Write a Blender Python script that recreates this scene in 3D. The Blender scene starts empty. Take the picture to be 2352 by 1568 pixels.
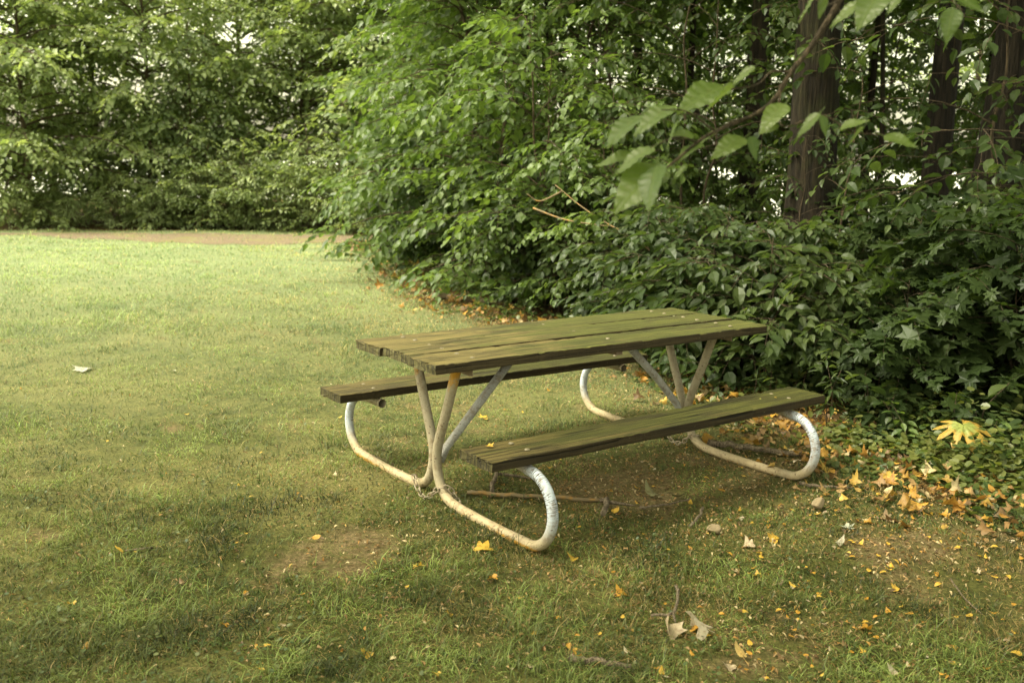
import bpy, math, random
import numpy as np
from mathutils import Matrix, Vector
S = bpy.context.scene
COL = S.collection
R = math.radians
rs = np.random.RandomState
# ------------------------------------------------------------------ camera
CAM = np.array([-3.19987, -3.79487, 1.56873])
YAW, PITCH, ROLL, F = 0.9346604, -0.1799006, 0.017492, 2259.49     # F in pixels of a 2352 wide picture
fw = np.array([math.cos(YAW)*math.cos(PITCH), math.sin(YAW)*math.cos(PITCH), math.sin(PITCH)])
_r = np.cross(fw, [0, 0, 1]); _r /= np.linalg.norm(_r); _u = np.cross(_r, fw)
RT = math.cos(ROLL)*_r + math.sin(ROLL)*_u
UP = -math.sin(ROLL)*_r + math.cos(ROLL)*_u
def ray(x, y): return fw*F + RT*(x-1176) - UP*(y-784)
def G(x, y, z=0.0):
    d = ray(x, y); return CAM + d*((z-CAM[2])/d[2])
def AT(x, y, d):
    v = ray(x, y); return CAM + v/F*d
def PD(x, d):                      # ground point at horizontal distance d below picture column x
    v = ray(x, 400)[:2]; v = v/np.linalg.norm(v); return CAM[:2] + v*d
cam = bpy.data.objects.new('camera', bpy.data.cameras.new('camera')); COL.objects.link(cam)
m = Matrix.Identity(4)
for i in range(3):
    m[i][0] = RT[i]; m[i][1] = UP[i]; m[i][2] = -fw[i]; m[i][3] = CAM[i]
cam.matrix_world = m
cam.data.lens = F/2352*36; cam.data.sensor_width = 36; cam.data.clip_end = 3000; cam.data.clip_start = .02
cam.data.dof.use_dof = True; cam.data.dof.focus_distance = 4.5; cam.data.dof.aperture_fstop = 3.4
S.camera = cam
# ------------------------------------------------------------------ noise
def vnoise(x, y, seed=0):
    x = np.asarray(x, float); y = np.asarray(y, float)
    xi = np.floor(x).astype(np.int64); yi = np.floor(y).astype(np.int64); fx = x-xi; fy = y-yi
    def h(a, b):
        n = (a*374761393 + b*668265263 + seed*974634777) & 0x7fffffff
        n = ((n ^ (n >> 13))*1274126177) & 0x7fffffff
        return ((n ^ (n >> 16)) & 0xffff)/65535.0
    sx = fx*fx*(3-2*fx); sy = fy*fy*(3-2*fy)
    return (h(xi, yi)*(1-sx)+h(xi+1, yi)*sx)*(1-sy) + (h(xi, yi+1)*(1-sx)+h(xi+1, yi+1)*sx)*sy
def fbm(x, y, seed=0, o=4):
    s = 0; a = .5; t = 0
    for k in range(o):
        s = s + a*vnoise(x*2**k, y*2**k, seed+k*17); t += a; a *= .5
    return s/t
# ------------------------------------------------------------------ mesh helpers
def mk(name, V, T, mat, parent=None, smooth=False, tint=None, uv=None, loc=None):
    """V (n,3) T (m,3) or (m,4) -> one mesh object; tint per vertex float or rgb, uv per vertex."""
    V = np.asarray(V, np.float32); T = np.asarray(T, np.int32)
    me = bpy.data.meshes.new(name); k = T.shape[1]
    me.vertices.add(len(V)); me.vertices.foreach_set('co', V.ravel())
    me.loops.add(T.size); me.loops.foreach_set('vertex_index', T.ravel())
    me.polygons.add(len(T)); me.polygons.foreach_set('loop_start', np.arange(0, T.size, k, dtype=np.int32))
    try: me.polygons.foreach_set('loop_total', np.full(len(T), k, np.int32))
    except Exception: pass
    if tint is not None:
        tint = np.asarray(tint, np.float32)
        if tint.ndim == 1:
            a = me.attributes.new('tint', 'FLOAT', 'POINT'); a.data.foreach_set('value', tint)
        else:
            a = me.attributes.new('tint', 'FLOAT_VECTOR', 'POINT'); a.data.foreach_set('vector', tint.ravel())
    if uv is not None:
        l = me.uv_layers.new(name='UVMap'); l.data.foreach_set('uv', np.asarray(uv, np.float32)[T.ravel()].ravel())
    me.update(calc_edges=True); me.validate()
    me.polygons.foreach_set('use_smooth', np.full(len(T), bool(smooth)))
    me.materials.append(mat)
    o = bpy.data.objects.new(name, me); COL.objects.link(o)
    if parent is not None: o.parent = parent
    if loc is not None: o.location = loc
    return o
def tag(o, label=None, cat=None, group=None, kind=None):
    if label: o['label'] = label
    if cat: o['category'] = cat
    if group: o['group'] = group
    if kind: o['kind'] = kind
    return o
def empty(name, loc, label=None, cat=None, group=None, rz=0):
    o = bpy.data.objects.new(name, None); COL.objects.link(o); o.empty_display_size = .1
    o.location = loc; o.rotation_euler = (0, 0, rz); return tag(o, label, cat, group)
def copy_tree(o, loc, rz, sc, label, group=None):
    def cp(a, par):
        c = a.copy(); COL.objects.link(c); c.parent = par
        for ch in KIDS.get(a.name, []): cp(ch, c)
        return c
    c = cp(o, None); c.location = loc; c.rotation_euler = (0, 0, rz); c.scale = (sc, sc, sc) if not hasattr(sc, '__len__') else sc
    c['label'] = label
    if group: c['group'] = group
    elif 'group' in c: del c['group']
    return c
KIDS = {}
class Acc:
    def __init__(s): s.V = []; s.T = []; s.t = []; s.u = []; s.n = 0
    def add(s, V, T, tint=None, uv=None):
        V = np.asarray(V, float); T = np.asarray(T)
        s.V.append(V); s.T.append(T+s.n); s.n += len(V)
        if tint is not None:
            tint = np.asarray(tint, float)
            s.t.append(np.full(len(V), float(tint)) if tint.ndim == 0 else tint)
        if uv is not None: s.u.append(uv)
    def build(s, name, mat, parent=None, smooth=False, loc=None):
        return mk(name, np.concatenate(s.V), np.concatenate(s.T), mat, parent, smooth,
                  np.concatenate(s.t) if s.t else None, np.concatenate(s.u) if s.u else None, loc)
def tube(P, r, sides=8, quads=False, cap=True):
    P = np.asarray(P, float); n = len(P); r = np.broadcast_to(np.asarray(r, float), (n,))
    tan = np.gradient(P, axis=0); tan /= np.linalg.norm(tan, axis=1)[:, None]+1e-9
    a = np.array([0, 0, 1.]) if abs(tan[0][2]) < .8 else np.array([1., 0, 0])
    nn = np.cross(tan[0], a); nn /= np.linalg.norm(nn)
    ang = np.linspace(0, 2*math.pi, sides, endpoint=False); ca, sa = np.cos(ang), np.sin(ang)
    V = []; U = []; L = 0
    for i in range(n):
        nn = nn - tan[i]*(nn@tan[i]); nn /= np.linalg.norm(nn); b = np.cross(tan[i], nn)
        V.append(P[i] + r[i]*(ca[:, None]*nn + sa[:, None]*b))
        if i: L += np.linalg.norm(P[i]-P[i-1])
        U.append(np.stack([np.full(sides, L), ang/(2*math.pi)], 1))
    V = np.concatenate(V); U = np.concatenate(U); Q = []
    i = np.arange(n-1)[:, None]*sides; j = np.arange(sides)[None, :]; j2 = (j+1) % sides
    Q = np.stack([i+j, i+j2, i+sides+j2, i+sides+j], 2).reshape(-1, 4)
    T = np.concatenate([Q[:, [0, 1, 2]], Q[:, [0, 2, 3]]])
    if cap:
        V = np.concatenate([V, P[:1], P[-1:]]); U = np.concatenate([U, U[:1], U[-1:]]); c = n*sides; k = np.arange(sides); k2 = (k+1) % sides
        T = np.concatenate([T, np.stack([k2, k, np.full(sides, c)], 1), np.stack([k+(n-1)*sides, k2+(n-1)*sides, np.full(sides, c+1)], 1)])
    return V, T, U
def catmull(P, k=6):
    P = np.asarray(P, float); Q = np.concatenate([[2*P[0]-P[1]], P, [2*P[-1]-P[-2]]]); out = []
    for i in range(1, len(Q)-2):
        for t in np.linspace(0, 1, k, endpoint=False):
            a, b, c, d = Q[i-1:i+3]
            out.append(.5*((2*b)+(-a+c)*t+(2*a-5*b+4*c-d)*t*t+(-a+3*b-3*c+d)*t**3))
    out.append(P[-1]); return np.array(out)
def eul(yaw, pitch, roll):          # arrays -> (n,3,3); x axis = heading, positive pitch droops
    yaw, pitch, roll = np.broadcast_arrays(np.atleast_1d(yaw).astype(float), pitch, roll)
    cy, sy, cp, sp, cr, sr = np.cos(yaw), np.sin(yaw), np.cos(pitch), np.sin(pitch), np.cos(roll), np.sin(roll)
    z = np.zeros_like(cy); o = z+1
    Z = np.stack([cy, -sy, z, sy, cy, z, z, z, o], -1).reshape(-1, 3, 3)
    Y = np.stack([cp, z, sp, z, o, z, -sp, z, cp], -1).reshape(-1, 3, 3)
    X = np.stack([o, z, z, z, cr, -sr, z, sr, cr], -1).reshape(-1, 3, 3)
    return Z @ Y @ X
def replicate(tmpl, M, P):
    V, T = tmpl; n = len(M); k = len(V)
    VV = np.einsum('nij,kj->nki', M, V) + P[:, None, :]
    TT = T[None] + (np.arange(n)*k)[:, None, None]
    return VV.reshape(-1, 3), TT.reshape(-1, 3)
# ------------------------------------------------------------------ leaf shapes (length 1 along x)
def leaf_ovate(w=.3, fold=.1, droop=.12, sh=.4):
    xs = [.0, sh*.55, sh*1.25, .78]; ws = [0.0, w*.8, w, w*.55]
    V = [(0, 0, 0), (sh, 0, -.0), (.72, 0, -droop*.45), (1, 0, -droop)]
    for s in (1, -1):
        V += [(.16, s*w*.72, fold*.7), (.42, s*w, fold*1.0-droop*.1), (.72, s*w*.66, fold*.7-droop*.4)]
    V = np.array(V, float)
    T = []
    for a, b, c, fl in ((4, 5, 6, 0), (7, 8, 9, 1)):
        t = [(0, 1, a), (1, b, a), (1, 2, b), (2, c, b), (2, 3, c)]
        T += [x[::-1] for x in t] if fl else t
    return V, np.array(T)
def leaf_kite(w=.3):
    V = np.array([(0, 0, 0), (.4, w, .07), (1, 0, -.1), (.4, -w, .07), (.5, 0, -.01)], float)
    return V, np.array([(0, 4, 1), (4, 2, 1), (0, 3, 4), (3, 2, 4)])
def leaf_maple(curl=0.1, seed=0):
    g = rs(seed)
    # lobes given as (angle deg, radius) about the petiole joint
    half = [(180, .0), (150, .34), (118, .30), (100, .62), (80, .42), (62, .44), (52, .80), (44, .62), (34, .50), (24, .55), (16, .82), (8, .78), (0, 1.0)]
    pts = [(a, r) for a, r in half[1:]] + [(-a, r) for a, r in half[1:-1][::-1]]
    V = [(.0, 0, 0)]; 
    for a, r in pts:
        x = .0+r*math.cos(R(a)); y = r*math.sin(R(a))*.95
        V.append((x+.0, y, curl*(r*r)*(1 if g.rand() < .5 else -.3)-.12*x*x+g.uniform(-.5, .5)*curl*.5))
    V.append((.42, 0, .03)); c = len(V)-1; n = len(pts); T = []
    for i in range(n-1): T.append((0 if (i < 2 or i > n-4) else c, i+2, i+1))
    T.append((0, c, 3)); T.append((0, n-2, c))
    return np.array(V, float), np.array([t for t in T])
def leaf_round(w=.42):
    V = np.array([(0, 0, 0), (.2, w*.85, .05), (.6, w, .04), (.9, w*.45, -.02), (1, 0, -.05), (.9, -w*.45, -.02), (.6, -w, .04), (.2, -w*.85, .05), (.5, 0, -.02)], float)
    return V, np.array([(i, 8, (i+1) % 8) for i in range(8)])
OV, OVB, NARROW, KITE, MAPLE, ROUND = leaf_ovate(.29), leaf_ovate(.36, .07, .18, .36), leaf_ovate(.14, .05, .2), leaf_kite(.32), leaf_maple(.08), leaf_round()
# ------------------------------------------------------------------ materials
def nodes(name):
    m = bpy.data.materials.new(name); m.use_nodes = True; nt = m.node_tree; nt.nodes.clear()
    out = nt.nodes.new('ShaderNodeOutputMaterial'); return m, nt, out
class NT:
    def __init__(s, nt): s.nt = nt
    def n(s, t, **k):
        x = s.nt.nodes.new(t)
        for a, b in k.items(): setattr(x, a, b)
        return x
    def l(s, a, b): s.nt.links.new(a, b)
    def v(s, x, sock):
        if hasattr(x, 'is_linked') or hasattr(x, 'links'): s.l(x, sock)
        else: sock.default_value = x
    def noise(s, vec, scale, detail=4, rough=.6, dist=0.):
        x = s.n('ShaderNodeTexNoise'); s.l(vec, x.inputs['Vector']); x.inputs['Scale'].default_value = scale
        x.inputs['Detail'].default_value = detail; x.inputs['Roughness'].default_value = rough; x.inputs['Distortion'].default_value = dist
        return x.outputs['Fac']
    def ramp(s, f, stops, interp='LINEAR'):
        x = s.n('ShaderNodeValToRGB'); e = x.color_ramp.elements; x.color_ramp.interpolation = interp
        while len(e) < len(stops): e.new(.5)
        for i, (p, c) in enumerate(stops):
            e[i].position = p; e[i].color = (c, c, c, 1) if not hasattr(c, '__len__') else (*c, 1)
        s.l(f, x.inputs[0]); return x.outputs['Color']
    def mix(s, f, a, b, mode='MIX'):
        x = s.n('ShaderNodeMix', data_type='RGBA', blend_type=mode)
        s.v(f, x.inputs[0]); s.v(a if not isinstance(a, tuple) else (*a, 1), x.inputs[6]); s.v(b if not isinstance(b, tuple) else (*b, 1), x.inputs[7])
        return x.outputs[2]
    def math(s, op, a, b=0.):
        x = s.n('ShaderNodeMath', operation=op); s.v(a, x.inputs[0]); s.v(b, x.inputs[1]); return x.outputs[0]
    def mapv(s, vec, scale=(1, 1, 1), rot=(0, 0, 0), loc=(0, 0, 0)):
        x = s.n('ShaderNodeMapping'); s.l(vec, x.inputs[0]); x.inputs['Scale'].default_value = scale; x.inputs['Rotation'].default_value = rot; x.inputs['Location'].default_value = loc
        return x.outputs[0]
    def bump(s, h, dist, strength=1.):
        x = s.n('ShaderNodeBump'); s.l(h, x.inputs['Height']); x.inputs['Distance'].default_value = dist; x.inputs['Strength'].default_value = strength; return x.outputs[0]
def principled(N, out, col, rough=.8, nrm=None, spec=.3):
    p = N.n('ShaderNodeBsdfPrincipled'); N.v(col if not isinstance(col, tuple) else (*col, 1), p.inputs['Base Color'])
    N.v(rough, p.inputs['Roughness']); p.inputs['Specular IOR Level'].default_value = spec
    if nrm is not None: N.l(nrm, p.inputs['Normal'])
    N.l(p.outputs[0], out.inputs[0]); return p
def mat_leaf(name, dark, mid, light, trans=1.6, gloss=.10, rough=.42, tw=.38):
    m, nt, out = nodes(name); N = NT(nt)
    at = N.n('ShaderNodeAttribute', attribute_name='tint').outputs['Fac']
    oi = N.n('ShaderNodeObjectInfo').outputs['Random']
    tc = N.n('ShaderNodeTexCoord')
    nz = N.noise(N.n('ShaderNodeNewGeometry').outputs['Position'], .9, 2)
    t = N.math('ADD', N.math('MULTIPLY', at, .55), N.math('ADD', N.math('MULTIPLY', nz, .55), N.math('MULTIPLY', oi, .16)))
    col = N.ramp(t, [(.22, dark), (.55, mid), (.88, light)])
    geo = N.n('ShaderNodeNewGeometry')
    col = N.mix(N.math('MULTIPLY', geo.outputs['Backfacing'], .4), col, N.mix(1., col, (1.5, 1.4, 1.5), 'MULTIPLY'))
    d = N.n('ShaderNodeBsdfDiffuse'); N.l(col, d.inputs[0])
    tr = N.n('ShaderNodeBsdfTranslucent'); N.l(N.mix(1., col, (trans*1.05, trans*1.15, trans*.5), 'MULTIPLY'), tr.inputs[0])
    ms = N.n('ShaderNodeMixShader'); ms.inputs[0].default_value = tw; N.l(d.outputs[0], ms.inputs[1]); N.l(tr.outputs[0], ms.inputs[2])
    g = N.n('ShaderNodeBsdfGlossy'); g.inputs['Roughness'].default_value = rough; g.inputs['Color'].default_value = (.9, .95, 1, 1)
    lw = N.n('ShaderNodeLayerWeight'); lw.inputs[0].default_value = .25
    f = N.math('MULTIPLY', N.math('ADD', lw.outputs['Fresnel'], .25), gloss)
    m2 = N.n('ShaderNodeMixShader'); N.l(f, m2.inputs[0]); N.l(ms.outputs[0], m2.inputs[1]); N.l(g.outputs[0], m2.inputs[2])
    N.l(m2.outputs[0], out.inputs[0]); return m
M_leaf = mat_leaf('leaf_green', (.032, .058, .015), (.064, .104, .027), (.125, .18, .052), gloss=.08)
M_leaf_far = mat_leaf('leaf_far', (.085, .12, .045), (.185, .24, .10), (.32, .37, .19), trans=1.5, gloss=.10)  # leaf colour lightened to paint in distance haze and light
M_leaf_farcool = mat_leaf('leaf_far_cool', (.06, .09, .035), (.13, .18, .075), (.24, .29, .15), trans=1.5, gloss=.10)  # cooler variant, paled for distance in the same way
M_leaf_bright = mat_leaf('leaf_bright', (.07, .11, .02), (.12, .17, .035), (.19, .23, .06), trans=2.0, tw=.5)
M_leaf_shade = mat_leaf('leaf_shade', (.020, .034, .012), (.034, .056, .018), (.065, .09, .03), gloss=.06)  # leaf colour darkened to paint in the shade on the right
M_maple = mat_leaf('leaf_maple', (.014, .025, .009), (.025, .042, .013), (.042, .064, .02), gloss=.04)  # maple green, darkened in the colour for the shaded right side
M_cover = mat_leaf('leaf_cover', (.03, .055, .016), (.055, .088, .026), (.14, .155, .045), gloss=.09)
def mat_bark(name, a, b, sc=1., moss=0.):
    m, nt, out = nodes(name); N = NT(nt); tc = N.n('ShaderNodeTexCoord').outputs['Object']
    v = N.mapv(tc, (sc*22, sc*22, sc*1.5)); n1 = N.noise(v, 1.6, 5, .65, .6); n2 = N.noise(tc, 3*sc, 3)
    h = N.ramp(n1, [(.36, 0.), (.52, .75), (.7, 1.)])
    col = N.mix(h, tuple(x*.3 for x in a), a); col = N.mix(N.math('MULTIPLY', n2, .7), col, N.mix(h, tuple(x*.35 for x in b), b))
    if moss: col = N.mix(N.math('MULTIPLY', N.ramp(N.noise(tc, 2.3, 4), [(.5, 0.), (.65, 1.)]), moss), col, (.07, .09, .025))
    principled(N, out, col, .9, N.bump(h, .03/sc)); return m
M_bark = mat_bark('bark', (.032, .023, .014), (.024, .018, .012), 1., .25)
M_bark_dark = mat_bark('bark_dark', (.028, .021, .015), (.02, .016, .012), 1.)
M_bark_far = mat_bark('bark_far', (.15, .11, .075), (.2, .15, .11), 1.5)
M_twig = mat_bark('twig_bark', (.13, .095, .06), (.09, .07, .045), 3.)
M_stick = mat_bark('dead_stick', (.30, .24, .17), (.22, .17, .12), 4.)
# ------------------------------------------------------------------ plants
def spray(g, n, length, leaf, droop=.25, opp=False):
    t = np.linspace(.14, 1., n); side = np.where(np.arange(n) % 2 == 0, 1., -1.)
    if opp: t = np.repeat(np.linspace(.15, .93, n//2), 2); t = np.append(t, 1.)[:n+1]; side = np.resize([1., -1.], len(t)); 
    n = len(t)
    P = np.stack([t*length, .06*length*np.sin(t*4+g.rand()*6), -droop*length*t**2], 1)
    yaw = side*(R(62)-R(28)*t)+g.normal(0, .22, n); yaw[-1] = g.normal(0, .2)
    pit = .18+.45*t*droop/.25*.6+g.normal(0, .22, n); roll = -side*.1+g.normal(0, .28, n)
    s = leaf*(.72+.42*np.sin(math.pi*np.clip(t, 0, 1)**.8))*g.uniform(.8, 1.2, n)
    M = eul(yaw, pit, roll)*s[:, None, None]
    K = np.stack([np.linspace(0, 1, 4)*length, np.zeros(4), -droop*length*np.linspace(0, 1, 4)**2], 1)
    P = P + eul(yaw, pit, 0)[:, :, 0]*leaf*.18
    return M, P, K
def plant(name, seed, H=4., r0=.04, base=.3, Rc=1.4, nl=26, sp=6, leaf=.12, spn=9, spl=.42, shape='full', tm=OV, ml=None, mb=None,
          lean=(0, 0), elev=.7, droop=.25, opp=False, stems=1, twig=True, vs=1., crown_name='crown'):
    """root empty with trunk + crown children. limbs leave the stems, sprays of leaves leave the limbs."""
    g = rs(seed); ml = ml or M_leaf; mb = mb or M_bark
    W = Acc(); LM = []; LP = []; LT = []
    SPR = [spray(g, spn, spl, leaf, droop, opp) for _ in range(4)]
    for s in range(stems):
        hs = H*(1 if s == 0 else g.uniform(.6, .95)); ofs = np.array([0, 0]) if s == 0 else g.uniform(-.25, .25, 2)*Rc*.6
        tt = np.linspace(0, 1, 10); w = np.cumsum(g.normal(0, (.02 if hs < 6 else .004)*hs, (10, 2)), 0)*.6; w[0] = 0
        ln = np.array(lean)+(0 if s == 0 else g.uniform(-.12, .12, 2))
        TP = np.stack([ofs[0]+w[:, 0]+ln[0]*hs*tt, ofs[1]+w[:, 1]+ln[1]*hs*tt, hs*tt-(.08)], 1)
        rr = r0*(1-.8*tt)*(1 if s == 0 else .7); rr[0] *= 1.35
        TPc = catmull(TP, 3); rc = np.interp(np.linspace(0, 1, len(TPc)), tt, rr)
        W.add(*tube(TPc, rc, 14 if r0 > .1 else 6)[:2])
        n_l = max(4, nl//stems)
        for i in range(n_l):
            u = (i+g.rand())/n_l; h = base+(1-base)*u*.98
            p0 = np.array([np.interp(h, tt, TP[:, k]) for k in range(3)])
            if shape == 'full': L = Rc*(.55+.6*math.sin(math.pi*min(1, .25+u*.72)))*g.uniform(.7, 1.15)
            elif shape == 'cone': L = Rc*(1.05-u*.85)*g.uniform(.7, 1.2)
            else: L = Rc*math.sqrt(max(.08, 1-(2*u-1)**2))*g.uniform(.7, 1.15)
            az = i*2.39996+g.normal(0, .4); el = elev*(.55+.6*u)+g.normal(0, .15)
            q = np.linspace(0, 1, 6); a = el-(el+droop*1.3)*q*.8
            st = np.stack([np.cos(a)*math.cos(az), np.cos(a)*math.sin(az), np.sin(a)], 1)*L/6
            az2 = az+g.normal(0, .25); st[3:, 0] = (np.cos(a)*math.cos(az2))[3:]*L/6; st[3:, 1] = (np.cos(a)*math.sin(az2))[3:]*L/6
            LPp = p0+np.concatenate([[np.zeros(3)], np.cumsum(st, 0)]); LPp[:, 2] = np.maximum(LPp[:, 2], .04)
            r1 = min(r0*.45, .012+L*.008)*(1-.5*h)
            W.add(*tube(LPp, np.linspace(r1, r1*.3, 7), 4, cap=False)[:2])
            ns = max(2, int(sp*L/Rc+.5)); qs = np.append(np.linspace(.28, .95, ns)+g.normal(0, .03, ns), 1.)
            for j, qq in enumerate(qs):
                qq = min(1, max(.1, qq)); pp = np.array([np.interp(qq*6, np.arange(7), LPp[:, k]) for k in range(3)])
                hd = az2+((-1)**j*R(55)+g.normal(0, .3) if qq < 1 else g.normal(0, .15))
                Ms, Ps, K = SPR[g.randint(4)]
                E_ = eul(hd, g.normal(.05, .22), g.normal(0, .25))[0]; sc = g.uniform(.75, 1.2)
                pz = Ps@E_.T*sc+pp
                LM.append(np.einsum('ij,njk->nik', E_, Ms)*sc); LP.append(pz)
                LT.append(np.clip(g.rand(len(Ps))*.6+g.rand()*.4, 0, 1))
                if twig: W.add(*tube(K@E_.T*sc+pp, [.004*vs, .003*vs, .002*vs, .0015*vs], 3, cap=False)[:2])
    LM = np.concatenate(LM); LP = np.concatenate(LP); LT = np.concatenate(LT)
    keep = LP[:, 2] > .02
    LM, LP, LT = LM[keep], LP[keep], LT[keep]
    V, T = replicate(tm, LM, LP)
    root = empty(name, (0, 0, 0))
    t = W.build('trunk', mb, root, True)
    c = mk(crown_name, V, T, ml, root, False, np.repeat(LT, len(tm[0])))
    KIDS[root.name] = [t, c]
    STAT.append((root.name, len(LP))); return root
STAT = []
def put(root, xy, rz, sc, label, group=None, cat='tree', used={}):
    loc = (xy[0], xy[1], 0)
    if root.name not in used:
        used[root.name] = 1; root.location = loc; root.rotation_euler = (0, 0, rz); root.scale = (sc, sc, sc) if not hasattr(sc, '__len__') else sc
        tag(root, label, cat, group); return root
    c = copy_tree(root, loc, rz, sc, label, group); c['category'] = cat; return c
# ------------------------------------------------------------------ forest edge
EDGE = np.array([(-30, 31), (-6, 21.5), (.36, 18.9), (3.5, 17.6), (6.9, 16.3), (5.3, 13.1), (4.3, 9.9), (2.6, 5.8), (2.35, 4.1), (2.25, 2.9), (2.0, 1.5), (1.25, -.6), (1.06, -1.3), (1.3, -1.9), (1.6, -4.5), (2., -12)], float)
POLY = np.concatenate([EDGE, [(60, -12), (60, 90), (-30, 90)]])
def forest(x, y):
    """signed distance to the wood's edge, positive inside"""
    x = np.asarray(x, float); y = np.asarray(y, float); d = np.full(x.shape, 1e9)
    for a, b in zip(EDGE[:-1], EDGE[1:]):
        ab = b-a; t = np.clip(((x-a[0])*ab[0]+(y-a[1])*ab[1])/(ab@ab), 0, 1)
        d = np.minimum(d, np.hypot(x-a[0]-t*ab[0], y-a[1]-t*ab[1]))
    ins = np.zeros(x.shape, bool); P = POLY
    for i in range(len(P)):
        (x1, y1), (x2, y2) = P[i], P[(i+1) % len(P)]
        c = ((y1 > y) != (y2 > y)); ins ^= c & (x < (x2-x1)*(y-y1)/((y2-y1) if y2 != y1 else 1e-9)+x1)
    return np.where(ins, d, -d)
DIRT = [(-1.50, -.30, .40, .20), (-1.36, -.50, .35, .2), (.15, -.35, 1.1, .45), (0.6, -1.6, .6, .3), (-.55, -.5, .4, .3), (1.0, -2.2, .35, .25), (-.6, .9, .35, .18), (-.9, -1.9, .3, .15)]
def dirt(x, y):
    w = np.zeros(np.shape(x))
    for a, b, p, q in DIRT: w = np.maximum(w, np.exp(-((x-a)/p)**2-((y-b)/q)**2))
    w = w*.9+.16*np.clip(1.2+forest(x, y)*.4, 0, 1)
    n = .45*fbm(x*2.1, y*2.1, 5, 3)+.33*fbm(x*8, y*8, 15, 3)+.22*fbm(x*30, y*30, 25, 2)
    return np.clip((n-(.66-.27*w))*9, 0, 1)
def height(x, y):
    return .035*(fbm(x*.9, y*.9, 3, 4)-.5) + .012*(fbm(x*6, y*6, 8, 3)-.5)
# ================================================================== SETTING
def mat_ground():
    m, nt, out = nodes('ground'); N = NT(nt); pos = N.n('ShaderNodeNewGeometry').outputs['Position']
    at = N.n('ShaderNodeAttribute', attribute_name='tint'); sp = N.n('ShaderNodeSeparateXYZ'); N.l(at.outputs['Vector'], sp.inputs[0])
    fine = N.noise(pos, 70, 5, .7); mid = N.noise(pos, 9, 5, .65); big = N.noise(pos, .8, 4, .6)
    moss = N.mix(N.ramp(mid, [(.35, 0.), (.65, 1.)]), (.035, .042, .012), (.11, .115, .032))
    moss = N.mix(N.ramp(big, [(.4, 0.), (.62, .7)]), moss, (.20, .18, .07))
    moss = N.mix(N.ramp(fine, [(.35, .75), (.55, 0.)]), moss, (.03, .035, .012))
    moss = N.mix(N.math('MULTIPLY', sp.outputs[2], .75), moss, (.22, .27, .15))  # lawn colour paled with distance, painting in the bright open light
    dirt = N.mix(N.ramp(fine, [(.4, 0.), (.6, 1.)]), (.10, .075, .038), (.24, .18, .10))
    dirt = N.mix(N.ramp(N.noise(pos, 24, 4, .7), [(.46, 0.), (.6, .8)]), dirt, (.09, .065, .03)); dirt = N.mix(N.ramp(N.noise(pos, 5, 5, .7), [(.5, 0.), (.6, .6)]), dirt, (.06, .055, .02))
    col = N.mix(N.math('MULTIPLY', sp.outputs[1], N.ramp(N.noise(pos, 38, 5, .7), [(.38, .35), (.55, 1.)])), moss, dirt)
    lit = N.mix(N.ramp(N.noise(pos, 34, 4, .75), [(.38, 0.), (.5, .4), (.66, 1.)]), (.045, .032, .016), (.15, .095, .04))
    col = N.mix(sp.outputs[0], col, lit)
    h = N.math('ADD', N.math('MULTIPLY', fine, .4), N.math('MULTIPLY', mid, .8))
    principled(N, out, col, .95, N.bump(h, .03), .1); return m
nr, na = 330, 720
rr = np.concatenate([np.geomspace(.4, 60, 300), np.geomspace(63, 1800, 30)]); aa = np.linspace(0, 2*math.pi, na, endpoint=False)
gx = CAM[0]+rr[:, None]*np.cos(aa); gy = CAM[1]+rr[:, None]*np.sin(aa); gz = height(gx, gy)
fo = forest(gx.ravel(), gy.ravel()); di = dirt(gx.ravel(), gy.ravel())
fw_ = np.clip(.5+(fo+(fbm(gx.ravel()*3, gy.ravel()*3, 4)-.5)*.9)*2.2, 0, 1)
V = np.stack([gx.ravel(), gy.ravel(), gz.ravel()], 1); i = np.arange(nr-1)[:, None]*na; j = np.arange(na)[None]; j2 = (j+1) % na
Q = np.stack([i+j, i+na+j, i+na+j2, i+j2], 2).reshape(-1, 4)
o = mk('ground', V, Q, mat_ground(), smooth=True, tint=np.stack([fw_, di, np.clip((np.repeat(rr, na)-4.5)/11, 0, 1)], 1)); tag(o, kind='structure')  # third tint channel drives the painted brightening of the distant lawn
# path across the far end of the lawn
pl = [(-420, 541), (0, 541), (150, 546), (300, 555), (450, 561), (620, 561), (790, 557), (900, 556)]; pu = [(-420, 534), (0, 535), (150, 536), (300, 536), (450, 537), (620, 538), (790, 541), (900, 543)]
L = catmull([G(*p)[:2] for p in pl], 14); U = catmull([G(*p)[:2] for p in pu], 14); n = len(L)
pv = []; K = 10
for a, b in zip(L, U):
    for k in range(K+1):
        q = a+(b-a)*k/K
        if k in (0, K): q = q+(a-b)/np.linalg.norm(a-b)*(fbm(q[0]*1.6, q[1]*1.6, 3)-.5)*.9
        pv.append((q[0], q[1], float(height(q[0], q[1]))+.006))
Q = np.array([(i*(K+1)+k, (i+1)*(K+1)+k, (i+1)*(K+1)+k+1, i*(K+1)+k+1) for i in range(n-1) for k in range(K)])
def mat_path():
    m, nt, out = nodes('path'); N = NT(nt); pos = N.n('ShaderNodeNewGeometry').outputs['Position']
    c = N.mix(N.noise(pos, 30, 5, .7), (.13, .10, .07), (.25, .20, .15)); c = N.mix(N.ramp(N.noise(pos, 1.5, 4), [(.5, 0.), (.62, .7)]), c, (.20, .20, .08))
    principled(N, out, c, .95, N.bump(N.noise(pos, 40, 4), .02), .1); return m
PATHPOLY = (L, U)
tag(mk('path', pv, Q, mat_path(), smooth=True), kind='structure')
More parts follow.
